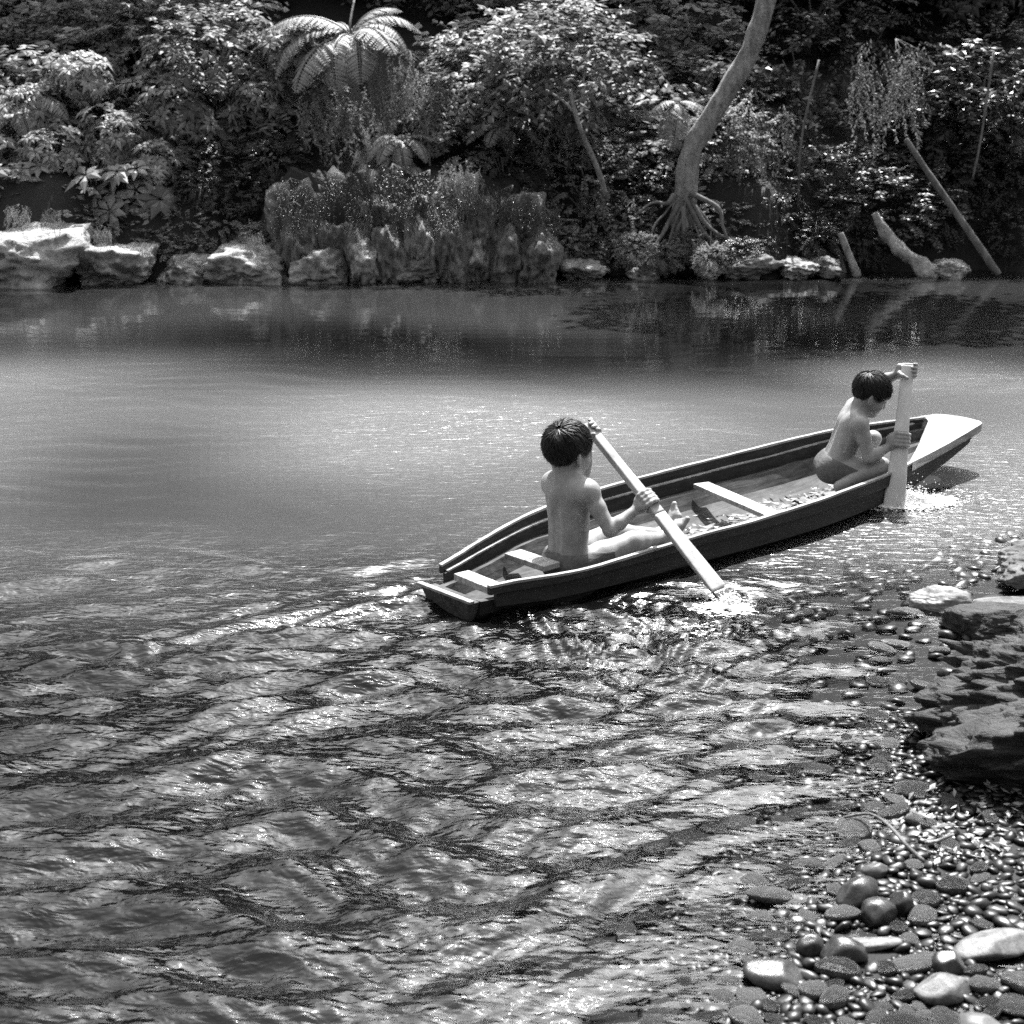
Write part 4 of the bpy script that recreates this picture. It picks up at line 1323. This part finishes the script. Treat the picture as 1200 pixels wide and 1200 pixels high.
tree_fern(590, 150, 16.3, 0.55, [(210, -10, 1), (250, -25, 0.9), (290, -25, 0.9), (330, -10, 1), (0, 5, 0.9), (180, 5, 0.9)], 'low spreading fern above the dark cleft rock')
tree_fern(480, 195, 15.95, 0.4, [(240, -60, 1), (265, -70, 1), (290, -60, 1), (310, -35, 0.9), (215, -30, 0.9)], 'little fern drooping down the face of the mossy cliff')

# --- trunks
def bark_tube(path, rad, seg, seed, amp=0.12, flutes=0):
    V, Fs = tube(path, rad, seg)
    V = np.array(V); n = len(path)
    P = np.repeat(np.asarray(path, float), seg, axis=0)
    d = V - P
    nz = vnoise(V, 5.0, seed) * amp + vnoise(V * np.array([1, 1, 0.35]), 14.0, seed + 1) * amp * 0.6
    if flutes:
        a = np.tile(np.linspace(0, 2 * math.pi, seg, endpoint=False), n)
        t = np.repeat(np.linspace(1, 0, n), seg)
        nz = nz + 0.35 * np.maximum(0, np.sin(a * flutes + seed)) * t ** 3
    return P + d * (1 + nz)[:, None], Fs

def spline(pts, n):
    pts = np.array([tuple(p) for p in pts], float)
    t = np.linspace(0, len(pts) - 1, n)
    return np.stack([cub(np.arange(len(pts)), pts[:, i], t) for i in range(3)], 1)

def trunk_part(name, pts, r0, r1, mat_, parent, n=24, seg=14, seed=1, amp=0.12, flutes=0):
    V, Fs = bark_tube(spline(pts, n), np.linspace(r0, r1, n), seg, seed, amp, flutes)
    return ob(name, mesh_from(name, V, Fs), mat_, parent)

lt = empty('leaning_tree', (0, 0, 0))
tag(lt, 'big pale tree trunk leaning out of the bank with bare roots', 'tree')
trunk_part('trunk', [at(800, 268, 15.72), at(803, 215, 15.74), at(812, 172, 15.76), at(838, 128, 15.78), at(868, 80, 15.8), at(888, 35, 15.82), at(905, -25, 15.84), at(930, -130, 15.86), at(960, -250, 15.88)], 0.105, 0.09, M['pale_bark'], lt, 80, 26, 4, 0.2, 5)
for i, pl in enumerate([[(798, 235), (785, 262), (770, 285), (752, 300)], [(803, 240), (800, 270), (806, 300), (800, 318)], [(812, 240), (826, 262), (846, 276), (872, 280)], [(808, 235), (818, 268), (838, 296), (850, 315)],
                        [(795, 225), (780, 236), (760, 240), (742, 250)], [(800, 250), (790, 285), (778, 310)], [(815, 228), (838, 245), (850, 268), (866, 300)], [(800, 238), (792, 262), (786, 290), (790, 318)], [(806, 240), (812, 270), (822, 296), (820, 318)], [(798, 230), (776, 250), (764, 270), (758, 305)], [(812, 235), (830, 258), (838, 284), (834, 316)], [(796, 245), (802, 280), (794, 312)], [(804, 245), (828, 280), (858, 292), (885, 300)]]):
    trunk_part('root', [at(a + vr.uniform(-5, 5), b + vr.uniform(-4, 4), 15.62 - 0.07 * k) for k, (a, b) in enumerate(pl)], 0.030 if i < 7 else 0.014, 0.008, M['bark'], lt, 14, 8, 10 + i, 0.3)
for i, pl in enumerate([[(930, -130), (1010, -190), (1090, -240)], [(915, -60), (850, -140), (800, -200)], [(945, -190), (960, -300), (1000, -390)]]):
    trunk_part('limb', [at(a, b, 15.9 - 0.2 * k) for k, (a, b) in enumerate(pl)], 0.08, 0.03, M['pale_bark'], lt, 10, 8, 30 + i)
cr = ob('crown', foliage('canopy', 1.9, 1.2, 0.9, 5.5, 1.3), M['leaf_shaded'], lt)
cr.location = at(1020, -330, 15.9)

sl = empty('slender_tree', (0, 0, 0))
tag(sl, 'slender pale sapling trunk leaning left out of the low bank growth', 'tree')
trunk_part('trunk', [at(712, 232, 15.6), at(698, 192, 15.5), at(684, 160, 15.45), at(674, 132, 15.45), at(668, 105, 15.5)], 0.028, 0.02, M['pale_bark'], sl, 20, 8, 6, 0.1)
trunk_part('limb', [at(674, 132, 15.45), at(660, 118, 15.5), at(640, 105, 15.6)], 0.02, 0.008, M['pale_bark'], sl, 8, 6, 7)
trunk_part('limb', [at(671, 118, 15.48), at(684, 92, 15.6), at(690, 60, 15.7)], 0.018, 0.008, M['pale_bark'], sl, 8, 6, 8)
cr = ob('crown', foliage('small', 0.7, 0.45, 0.45, 8.1, 1.0), M['leaf'], sl)
cr.location = at(668, 72, 15.95)

def single_log(name, label, cat, pts, r0, r1, mat_, seed, n=22, seg=12, amp=0.14):
    V, Fs = bark_tube(spline(pts, n), np.linspace(r0, r1, n), seg, seed, amp)
    return tag(ob(name, mesh_from(name, V, Fs), mat_), label, cat)
single_log('fallen_log', 'long straight bare log slanting down from dark foliage into the water', 'log', [at(1062, 163, 15.6), at(1095, 213, 15.55), at(1135, 270, 15.5), at(1170, 322, 15.42)], 0.028, 0.040, M['bark'], 41)
st = single_log('stump', 'pale splintered stump leaning at the water below the slanting log', 'stump', [at(1024, 250, 15.6), at(1036, 272, 15.56), at(1055, 292, 15.5), at(1078, 312, 15.45), at(1098, 326, 15.4)], 0.035, 0.10, M['bank_rock'], 43, n=40, seg=18, amp=0.75)
single_log('broken_post', 'short pale broken branch standing upright at the waterline', 'branch', [at(985, 273, 15.45), at(994, 296, 15.42), at(1005, 324, 15.4)], 0.03, 0.045, M['pale_bark'], 44)
single_log('broken_post', 'thin broken branch stub beside the taller upright one', 'branch', [at(976, 280, 15.9), at(984, 300, 15.85), at(990, 322, 15.75)], 0.02, 0.03, M['bark'], 45)
single_log('driftwood_branch', 'crooked pale branch snagged above the dark cleft rock', 'branch', [at(628, 228, 15.8), at(640, 246, 15.75), at(655, 256, 15.7), at(672, 258, 15.7)], 0.022, 0.012, M['pale_bark'], 46)
single_log('driftwood_branch', 'thin pale branch dipping to the water right of cleft rock', 'branch', [at(650, 282, 15.65), at(662, 298, 15.6), at(685, 308, 15.55)], 0.016, 0.012, M['pale_bark'], 47)
single_log('driftwood_branch', 'thin bent branch arching above the low growth near the leaning tree roots', 'branch', [at(925, 250, 15.8), at(912, 268, 15.75), at(905, 285, 15.7), at(895, 296, 15.7)], 0.014, 0.01, M['pale_bark'], 48)
for i, (a, b, c, d_) in enumerate([((415, 0), (410, 28), (412, 40), None), ((1165, 60), (1150, 160), (1140, 210), None), ((960, 70), (940, 160), (935, 245), None), ((480, 60), (500, 150), (505, 220), None)]):
    single_log('liana', ['thin liana rising from the tall tree fern crown', 'dark liana hanging over the hollow with the slanting log', 'dark liana hanging behind the leaning tree', 'dark liana hanging in front of the mossy cliff'][i], 'liana',
               [at(*a, 16.2), at(*b, 16.0), at(*c, 16.0)], 0.012, 0.012, M['bark'], 60 + i, 14, 6)

# --- rocks
def facet_mesh(name, r, seed, sub=4, planes=16, strata=0.0, dip=(0, 0, 1), freq=6, rgh=1.0, cut=0.66, block=0.0):
    """a rock body cut by random cleavage planes, then weathered"""
    bm = bmesh.new()
    bmesh.ops.create_icosphere(bm, subdivisions=sub, radius=1.0)
    V = np.array([tuple(v.co) for v in bm.verts])
    g = np.random.default_rng(seed * 17 + 3)
    lim = np.full(len(V), 1.12)
    PL = [(nrm(g.normal(size=3)), g.uniform(cut, 0.98)) for _ in range(planes)]
    if block:
        PL = PL[:planes // 3] + [(nrm(np.array(a_) + g.normal(0, 0.10, 3)), block * g.uniform(0.92, 1.05)) for a_ in ((1, 0, 0), (-1, 0, 0), (0, -1, 0), (0, 0, 1), (0, 1, 0))]
    for n_, hgt in PL:
        q = hgt / np.maximum(V @ n_, 1e-3)
        hh = np.clip(0.5 + 0.5 * (q - lim) / 0.05, 0, 1)
        lim = q * (1 - hh) + lim * hh - 0.05 * hh * (1 - hh)
    lim = np.clip(lim, 0.3, 1.15)
    n1 = vnoise(V, 1.6, seed); n2 = vnoise(V, 4.5, seed + 5); n3 = vnoise(V, 11.0, seed + 9); n4 = vnoise(V, 24.0, seed + 13) if sub > 4 else 0
    k = lim * (1 + rgh * (0.07 * n1 + 0.05 * n2 - 0.035 * np.abs(n3) + 0.018 * n4))
    W_ = V * k[:, None]
    if strata:
        lay = (W_ @ np.array(dip)) * freq / 2 + 1.4 * n1 + 0.8 * n2
        st_ = np.abs((lay % 1) - 0.5) * 2
        lay2 = (W_ @ np.array(dip)) * freq * 1.37 + 2.2 * n2 + 1.0 * n3
        st2 = np.abs((lay2 % 1) - 0.5) * 2
        W_ = W_ * (1 + strata * ((st_ ** 0.6) - 0.6) * (0.6 + 0.8 * (n2 + 0.5)) + strata * 0.5 * (st2 ** 0.5 - 0.6))[:, None]
    W_ = W_ * np.array(r)
    for v, q in zip(bm.verts, W_):
        v.co = Vector(tuple(q))
    me = bpy.data.meshes.new(name)
    bm.to_mesh(me); bm.free()
    me.polygons.foreach_set('use_smooth', [True] * len(me.polygons))
    return me

def rock(name, label, x0, x1, y0, y1, Y, mat_, seed, depth_=0.6, block=0.0, **kw):
    """a rock that covers that part of the bank at distance Y"""
    a, b = at(x0, y0, Y), at(x1, y1, Y)
    w, hgt = (b.x - a.x) / 2, (a.z - b.z) / 2
    kw.pop('flat_', 0); kw.pop('amp', 0)
    o = ob(name, facet_mesh(name, (w * 1.3, depth_ * 1.2, hgt * 1.6), seed, 5, 18, 0.06, (0.25, 0, 1), 6, 2.4, 0.62, block), mat_)
    o.location = ((a.x + b.x) / 2, Y + depth_ * 0.5, (a.z + b.z) / 2 - hgt * 0.25)
    tag(o, label, 'rock')
    return o
rk = M['bank_rock']; ck = M['cliff_rock']
rock('rock_ledge', 'long pale flat-faced rock ledge at the water under drooping bushes', -70, 98, 266, 334, 14.85, rk, 1, 0.8, 0.72)
rock('rock_ledge', 'lower pale rock step joined to the end of the long ledge', 80, 178, 288, 334, 14.95, rk, 2, 0.6, 0.7)
rock('boulder', 'wide white boulder at the water with mossy top, first of the row', 244, 336, 288, 332, 15.0, rk, 3, 0.5, 0.76)
rock('boulder', 'middle white boulder at the water below the mossy cliff', 340, 412, 292, 332, 15.0, rk, 4, 0.4, 0.74)
rock('boulder', 'brightest knobbly white boulder at the water at the cliff foot', 408, 450, 284, 331, 15.0, rk, 5, 0.3)
rock('boulder', 'small grey boulder between the white boulders and the ledge', 190, 250, 300, 332, 15.1, ck, 6, 0.4)
rock('boulder', 'low dark boulder at the foot of the streaked cliff', 455, 522, 300, 330, 15.05, ck, 7, 0.4)
ORD = ['first', 'second', 'third', 'fourth', 'fifth', 'sixth', 'seventh', 'eighth', 'ninth', 'tenth', 'eleventh', 'twelfth']
for tier, (y0, y1, Y, n_, x0, x1) in {'upper': (222, 292, 15.42, 8, 312, 632), 'lower': (262, 336, 15.18, 9, 335, 648)}.items():
    for i in range(n_):
        w = (x1 - x0) / n_
        a, b = x0 + w * i - vr.uniform(2, 10), x0 + w * (i + 1) + vr.uniform(2, 10)
        rock('cliff_block', '%s block of the %s tier of the mossy cliff, counted from the white boulders' % (ORD[i], tier), a, b, y0 + vr.uniform(-16, 20), y1, Y + vr.uniform(-0.12, 0.15),
             rk if vr.random() < 0.25 else ck, 100 + i + (50 if tier == 'lower' else 0), 0.5, 0.0 if vr.random() < 0.5 else 0.74)
for i, (a, b, c, d_) in enumerate([(662, 712, 306, 328), (735, 775, 308, 326), (815, 850, 308, 324), (838, 905, 303, 324), (915, 958, 306, 323), (955, 985, 302, 322), (1100, 1140, 306, 322)]):
    rock('boulder', ['low dark rock at the water right of the cleft rock', 'small dark rock under the fine growth near the roots', 'small grey rock below the leaning tree roots', 'long flat grey rock below the leaning tree',
                     'flat rock beside the broken posts', 'narrow rock just behind the broken posts', 'low rock at the foot of the slanting log'][i], a, b, c, d_, 15.3, ck if i % 2 else rk, 20 + i, 0.3)

# --- forest behind and over the bank
CAN = [foliage('canopy', 2.2, 2.0, 1.9, 11.0 + i, 1.3) for i in range(3)]
for q in CAN:
    q.materials.append(M['leaf'])
def tall_tree(x, y, hgt, i, lab, sc=1.0):
    g = float(bed(np.array([x]), np.array([y]))[0])
    o = empty('forest_tree', (x, y, g))
    tag(o, lab, 'tree', 'forest trees standing behind the bank growth')
    trunk_part('trunk', [(0, 0, -0.2), (0.1, 0.1, hgt * 0.35), (-0.1, 0.1, hgt * 0.7), (0, 0, hgt)], 0.2, 0.08, M['bark'], o, 10, 9, 70 + i)
    for k, (dx, dy, dz, s) in enumerate([(0, 0, hgt, 1.0), (1.1, 0.3, hgt - 0.9, 0.8), (-1.2, -0.2, hgt - 0.7, 0.85)]):
        c = bpy.data.objects.new('crown', CAN[(i + k) % 3])
        link(c, o)
        c.location = (dx, dy, dz); c.scale = (s * sc, s * sc, s * sc); c.rotation_euler = (0, 0, vr.uniform(0, 6))
for i in range(24):
    x = -17 + 34 * (i + 0.5) / 24 + vr.uniform(-0.5, 0.5)
    tall_tree(x, 20.6 + 0.08 * x + vr.uniform(-0.3, 0.8), vr.uniform(1.5, 2.5), i, 'forest tree standing behind the bank growth', 0.8)
for i in range(20):
    x = -19 + 38 * (i + 0.5) / 20 + vr.uniform(-0.5, 0.5)
    tall_tree(x, 24.4 + vr.uniform(-0.5, 0.8), vr.uniform(6.2, 8.2), i + 24, 'taller forest tree rising behind the first row of forest trees', 1.05)
# ------------------------------------------------------------------ the near bank: boulders, pebbles, a twig
def big_rock(name, label, loc, r, seed, mat_, sub=6, rot=(0, 0, 0), strata=0.05, planes=16, dip=(0.35, 0.1, 1.0), freq=14, rgh=1.0, cut=0.62):
    o = ob(name, facet_mesh(name, r, seed, sub, planes, strata, dip, freq, rgh, cut), mat_)
    o.location = loc; o.rotation_euler = rot
    tag(o, label, 'rock')
    return o
big_rock('boulder', 'big dark layered boulder with tilted ridges on the near bank', (2.22, 4.10, 0.10), (0.86, 0.58, 0.47), 3, M['boulder'], 7, (0.0, -0.05, -0.25), 0.085, 12, (-0.42, 0.25, 1.0), 15, 2.2)
big_rock('boulder', 'pale-topped boulder overhanging the shallows beyond the layered boulder', (2.36, 5.82, 0.125), (0.37, 0.26, 0.15), 8, M['boulder_dry'], 6, (0.0, -0.10, 0.2), 0.05, 14, (0.2, 0.1, 1.0), 8, 1.6)
big_rock('rock_slab', 'flat pale slab lying at the waterline under the overhanging boulder', (2.30, 5.60, -0.01), (0.48, 0.18, 0.05), 12, M['boulder_dry'], 5, (0, 0, 0.12), 0.03)
big_rock('rock_slab', 'pale-ridged rock with dark end breaking the water near the slab', on(1105, 712, 0.0), (0.17, 0.09, 0.075), 15, M['pale_stone'], 5, (0, 0.1, -0.25), 0.05)
big_rock('rock_slab', 'dark wet rock wedged between pale slab and layered boulder', on(1172, 735, 0.02), (0.22, 0.17, 0.10), 17, M['boulder'], 5, (0, 0, 0.2), 0.06)

pr_ = np.random.default_rng(31)
def stone_mesh(seed, sub=2, lo_=0.74):
    bm = bmesh.new()
    bmesh.ops.create_icosphere(bm, subdivisions=sub, radius=1.0)
    V = np.array([tuple(v.co) for v in bm.verts])
    r = np.random.default_rng(seed)
    lim = np.full(len(V), 1e9)
    for _ in range(8):
        n_ = nrm(r.normal(size=3)); lim = np.minimum(lim, r.uniform(lo_, 1.0) / np.maximum(V @ n_, 1e-3))
    k = np.minimum(1.0, lim) * (1 + 0.12 * vnoise(V, 1.2, seed) + 0.05 * vnoise(V, 3.5, seed))
    for v, q in zip(bm.verts, V * k[:, None]):
        v.co = Vector(tuple(q))
    me = bpy.data.meshes.new('stone')
    bm.to_mesh(me); bm.free()
    me.polygons.foreach_set('use_smooth', [True] * len(me.polygons))
    me.materials.append(M['stone'])
    return me
SM = [stone_mesh(100 + i) for i in range(10)]

def zbed(x, y): return float(bed(np.array([x]), np.array([y]))[0])
# single stones one could point at
def named_stone(label, px, py, r, z=None, mat_='stone', rot=0.0, seed=1, sub=4, planes=10, name='stone'):
    p = on(px, py, 0.03)
    g = zbed(p.x, p.y)
    o = ob(name, facet_mesh('stone', r, seed, sub, planes, 0.0, (0, 0, 1), 5, 0.25, 0.80), M[mat_])
    o.location = (p.x, p.y, g + r[2] * 0.55 if z is None else z); o.rotation_euler = (pr_.uniform(-0.1, 0.1), pr_.uniform(-0.1, 0.1), rot)
    tag(o, label, 'stone')
    return np.array([p.x, p.y, max(r[:2])])
keep = []
for a in [('large pale speckled flat stone on the gravel', 1165, 1104, (0.095, 0.045, 0.03), None, 'speckled', 0.25, 3),
          ('small pale speckled kite-shaped stone on the gravel', 1106, 1153, (0.068, 0.042, 0.03), None, 'speckled', 0.25, 4),
          ('pale smooth egg-shaped pebble at the waterline', 1027, 1014, (0.034, 0.027, 0.024), None, 'egg', 0.0, 5),
          ('dark rounded wet stone beside the pale egg-shaped pebble', 1005, 1043, (0.062, 0.040, 0.038), None, 'wet_stone', 0.7, 6),
          ('square dark wet stone with glossy edge', 1028, 1067, (0.048, 0.040, 0.036), None, 'wet_stone', 0.3, 7),
          ('upright oval wet stone beside the square one', 1057, 1056, (0.026, 0.040, 0.036), None, 'wet_stone', 0.1, 8),
          ('flat slate with a pale striped upper face', 1012, 1098, (0.095, 0.024, 0.014), None, 'speckled', 0.05, 9),
          ('dark smooth stone tucked under the striped slate', 990, 1110, (0.056, 0.040, 0.034), None, 'wet_stone', 0.0, 10),
          ('smooth pale stone half buried in the wet gravel', 1150, 1198, (0.06, 0.035, 0.026), None, 'egg', -0.35, 11),
          ('rounded grey stone between the two speckled stones', 1112, 1125, (0.036, 0.034, 0.032), None, 'wet_stone', 0.0, 12),
          ('wet pyramid stone with a pale ridge in the shallows', 950, 1103, (0.034, 0.026, 0.030), None, 'wet_stone', 0.4, 13),
          ('long wet stone with pale rim in the shallows', 905, 1132, (0.07, 0.05, 0.03), None, 'wet_stone', -0.4, 14)]:
    keep.append(named_stone(*a))
keep = np.array(keep)

# every other pebble belongs to the river bed
pts = []
tries = 0
cellx = {}
def ok(x, y, r):
    i, j = int(x / 0.12), int(y / 0.12)
    for a in range(i - 1, i + 2):
        for b in range(j - 1, j + 2):
            for (qx, qy, qr) in cellx.get((a, b), ()):
                if (qx - x) ** 2 + (qy - y) ** 2 < ((qr + r) * 0.74) ** 2:
                    return False
    return True
for rad_lo, rad_hi, n_try in [(0.042, 0.062, 260), (0.026, 0.042, 2000), (0.015, 0.026, 9000), (0.010, 0.016, 12000), (0.006, 0.010, 22000)]:
    YY = pr_.uniform(2.75, 6.6, n_try); XX = pr_.uniform(-0.6, 0.42 * YY + 0.2); SD = shore_dist(XX, YY)
    if rad_lo < 0.017:
        YY = pr_.uniform(2.75, 4.6, n_try); XX = pr_.uniform(0.3, 0.42 * YY + 0.2); SD = shore_dist(XX, YY)
    for x, y, s in zip(XX, YY, SD):
        if s > (0.70 + 0.32 * (y - 2.8)) or s < -1.1:
            continue
        if rad_lo < 0.017 and s > (0.45 if rad_lo > 0.009 else 0.12):
            continue
        if rad_lo > 0.017 and s < 0.12 and pr_.random() < 0.62:
            continue
        if rad_hi > 0.05 and pr_.random() < 0.45:
            continue
        r = pr_.uniform(rad_lo, rad_hi)
        if np.any((keep[:, 0] - x) ** 2 + (keep[:, 1] - y) ** 2 < (keep[:, 2] * 0.8 + r * 0.5) ** 2):
            continue
        if not ok(x, y, r):
            continue
        cellx.setdefault((int(x / 0.12), int(y / 0.12)), []).append((x, y, r))
        pts.append((x, y, r, s))
pts.sort(key=lambda q: -q[2] / q[1])
zs = bed(np.array([p[0] for p in pts]), np.array([p[1] for p in pts]))
mats_l = []
jV, jT, joff = [], [], 0
bases = []
for q in range(6):
    base_lo = stone_mesh(55 + q, 2, 0.52)
    bases.append(np.array([tuple(v.co) for v in base_lo.vertices]) * (1 + pr_.normal(0, 0.035, (len(base_lo.vertices), 1))))
bf = np.array([tuple(p.vertices) for p in base_lo.polygons]); bl = bases[0]
stones = 0
for (x, y, r, s), z in zip(pts, zs):
    el = pr_.uniform(1.0, 1.6); fl = pr_.uniform(0.35, 0.75)
    if r < 0.016:
        el = pr_.uniform(0.8, 1.45); fl = pr_.uniform(0.3, 0.9); r = r * pr_.uniform(0.45, 1.5)
    rz = pr_.normal(0.15, 0.7)
    tilt = (pr_.normal(0, 0.16), pr_.normal(0, 0.16))
    sc = (r * el, r / el * 1.15, r * fl)
    px = px_of((x, y, z))
    if stones < 300 and 560 < px < 1215:
        o = bpy.data.objects.new('pebble', SM[int(pr_.integers(0, 10))])
        link(o, river_bed)
        o.location = (x, y, z + sc[2] * 0.45); o.scale = sc; o.rotation_euler = (tilt[0], tilt[1], rz)
        stones += 1
    else:
        c, s_ = math.cos(rz), math.sin(rz)
        q = bases[int(pr_.integers(0, 6))] * np.array(sc)
        q = np.stack([q[:, 0] * c - q[:, 1] * s_, q[:, 0] * s_ + q[:, 1] * c, q[:, 2] + tilt[0] * q[:, 0] + tilt[1] * q[:, 1]], 1) + np.array([x, y, z + sc[2] * 0.4])
        jV.append(q); jT.append(bf + joff); joff += len(q)
me = mesh_np('small_pebbles', np.concatenate(jV), np.concatenate(jT), smooth=True)
attr(me, 'tone', np.repeat(pr_.random(len(jV)), len(bl)))
kind(ob('small_pebbles', me, M['pebbles'], river_bed), 'stuff')

# a wet twig bent over the waterline stones
p = [on(990, 958, 0.03), on(1018, 954, 0.06), on(1040, 966, 0.07), on(1062, 990, 0.06), on(1083, 1010, 0.04)]
single_log('twig', 'thin bent twig lying across the stones at the waterline', 'twig', p, 0.004, 0.006, M['bark'], 90, 20, 7)
p = [on(1085, 988, 0.05), on(1100, 985, 0.05), on(1118, 978, 0.06)]
single_log('twig', 'short pale twig on wet litter under the layered boulder', 'twig', p, 0.005, 0.004, M['pale_bark'], 91, 12, 6)
# leaf litter washed against the boulder
B = Leaves()
n = 420
lx = pr_.uniform(1.12, 1.75, n); ly = pr_.uniform(3.55, 3.98, n) + 0.15 * (lx - 1.2)
lz = bed(lx, ly) + pr_.uniform(0.005, 0.035, n)
ls = pr_.uniform(0.015, 0.04, n)
B.add(np.stack([lx, ly, lz], 1), pr_.normal(size=(n, 3)) * np.array([1, 1, 0.3]), np.tile((0, 0, 1.0), (n, 1)) + pr_.normal(0, 0.35, (n, 3)), ls, ls * 0.5, pr_.random(n), 0.1)
lit = kind(ob('leaf_litter', B.mesh('leaf_litter'), M['litter']), 'stuff')
tag(lit, 'dead leaf litter washed up under the layered boulder', 'litter')

# ------------------------------------------------------------------ splashes at the blades
sr = np.random.default_rng(9)
def splash(name, label, px, py, spread, n, hgt, seed, drift):
    c = on(px, py, 0.0)
    bm0 = stone_mesh(200 + seed, 1)
    b0 = np.array([tuple(v.co) for v in bm0.vertices]); f0 = np.array([tuple(q.vertices) for q in bm0.polygons])
    V, T, off = [], [], 0
    for _ in range(n):
        rr = abs(sr.normal(0, 1)); a = sr.uniform(0, 6.283)
        x = c.x + spread[0] * rr * math.cos(a) + drift[0] * abs(sr.normal(0, 0.6)); y = c.y + spread[1] * rr * math.sin(a) + drift[1] * abs(sr.normal(0, 0.6))
        z = hgt * max(0, sr.normal(0.1, 0.35)) * math.exp(-rr * 0.9) + 0.002
        s = sr.uniform(0.0012, 0.0045) * (1.2 if z < 0.02 else 0.8)
        V.append(b0 * np.array([s * sr.uniform(1, 1.9), s, s * (0.6 if z < 0.02 else 1.2)]) + np.array([x, y, z])); T.append(f0 + off); off += len(b0)
    o = kind(ob(name, mesh_np(name, np.concatenate(V), np.concatenate(T)), M['foam']), 'stuff')
    tag(o, label, 'splash')
splash('splash', 'white burst of spray where the bow paddle enters the water', 1048, 592, (0.075, 0.07), 4200, 0.13, 1, (0.15, 0.03))
splash('splash', 'small drops of spray at the tip of the stern paddle', 852, 708, (0.04, 0.05), 700, 0.09, 2, (0.02, 0.0))

def foam_patch(name, label, spots, n=170):
    """lacy foam lying on the water: a lumpy sheet with holes"""
    V, T, off = [], [], 0
    for (px, py, rx, ry, thr, hz) in spots:
        c = on(px, py, 0.0)
        g = np.linspace(-1, 1, n)
        X, Y = np.meshgrid(g, g)
        P3 = np.stack([(c.x + X * rx).ravel(), (c.y + Y * ry).ravel(), np.zeros(n * n)], 1)
        f = np.abs(vnoise(P3 * np.array([0.6, 1.5, 1]), 34, 3)) + 0.7 * np.abs(vnoise(P3 * np.array([0.6, 1.5, 1]), 90, 7))
        rr = (X ** 2 + Y ** 2).ravel()
        keep_ = (0.62 - f) * 1.0 - rr * 0.42 - thr + 0.25 * vnoise(P3, 5, 9)
        z = 0.008 + hz * np.clip(keep_, 0, 1) * (1 - rr) + 0.006 * vnoise(P3, 30, 2)
        ii = np.arange(n * n).reshape(n, n)
        q = np.stack([ii[:-1, :-1], ii[:-1, 1:], ii[1:, 1:], ii[1:, :-1]], -1).reshape(-1, 4)
        q = q[(keep_[q] > 0).all(1)]
        used, inv = np.unique(q, return_inverse=True)
        P3[:, 2] = z
        V.append(P3[used]); T.append(inv.reshape(-1, 4) + off); off += len(used)
    o = kind(ob(name, mesh_np(name, np.concatenate(V), np.concatenate(T)), M['foam']), 'stuff')
    tag(o, label, 'foam')
foam_patch('foam', 'lacy white foam around the bow paddle', [(1050, 590, 0.20, 0.13, -0.14, 0.09), (1092, 588, 0.22, 0.14, 0.08, 0.02)])
foam_patch('foam', 'thin broken foam churned up beside the stern paddle', [(846, 716, 0.14, 0.10, 0.06, 0.02), (800, 738, 0.26, 0.16, 0.30, 0.004)])

# chips and leaves trodden into the canoe's bottom
B = Leaves()
n = 520
ss_ = pr_.uniform(0.9, 3.3, n); vv = pr_.normal(0.06, 0.11, n)
ll = pr_.uniform(0.02, 0.055, n)
B.add(np.stack([ss_, vv, np.full(n, -0.042) + pr_.uniform(0, 0.012, n)], 1) * K, pr_.normal(size=(n, 3)) * np.array([1, 1, 0.15]), np.tile((0, 0, 1.0), (n, 1)) + pr_.normal(0, 0.2, (n, 3)), ll, ll * 0.45, pr_.random(n), 0.05)
o = kind(ob('bilge_litter', B.mesh('bilge_litter'), M['litter']), 'stuff')
o.location = CAN_O; o.rotation_euler = (0, 0, CAN_A)
tag(o, 'chips and dead leaves scattered on the canoe bottom', 'litter')

# ------------------------------------------------------------------ the wood on the near bank, behind the photographer
B = None
nf = empty('near_forest', (0, -9, 0))
kind(nf, 'stuff')
tag(nf, 'tall riverside forest on the near bank', 'forest')
for i in range(48):
    k = i // 16
    x = -20 + 40 * (i % 16 + 0.5) / 16 + sr.uniform(-0.6, 0.6)
    y = (-3.8, -5.5, -7.5)[k] + sr.uniform(-0.6, 0.6)
    c = bpy.data.objects.new('crown', CAN[i % 3]); link(c, nf)
    c.location = (x, y, (3.0, 6.5, 11.0)[k] + sr.uniform(-1, 1)); c.scale = (1.25, 1.2, 1.5)
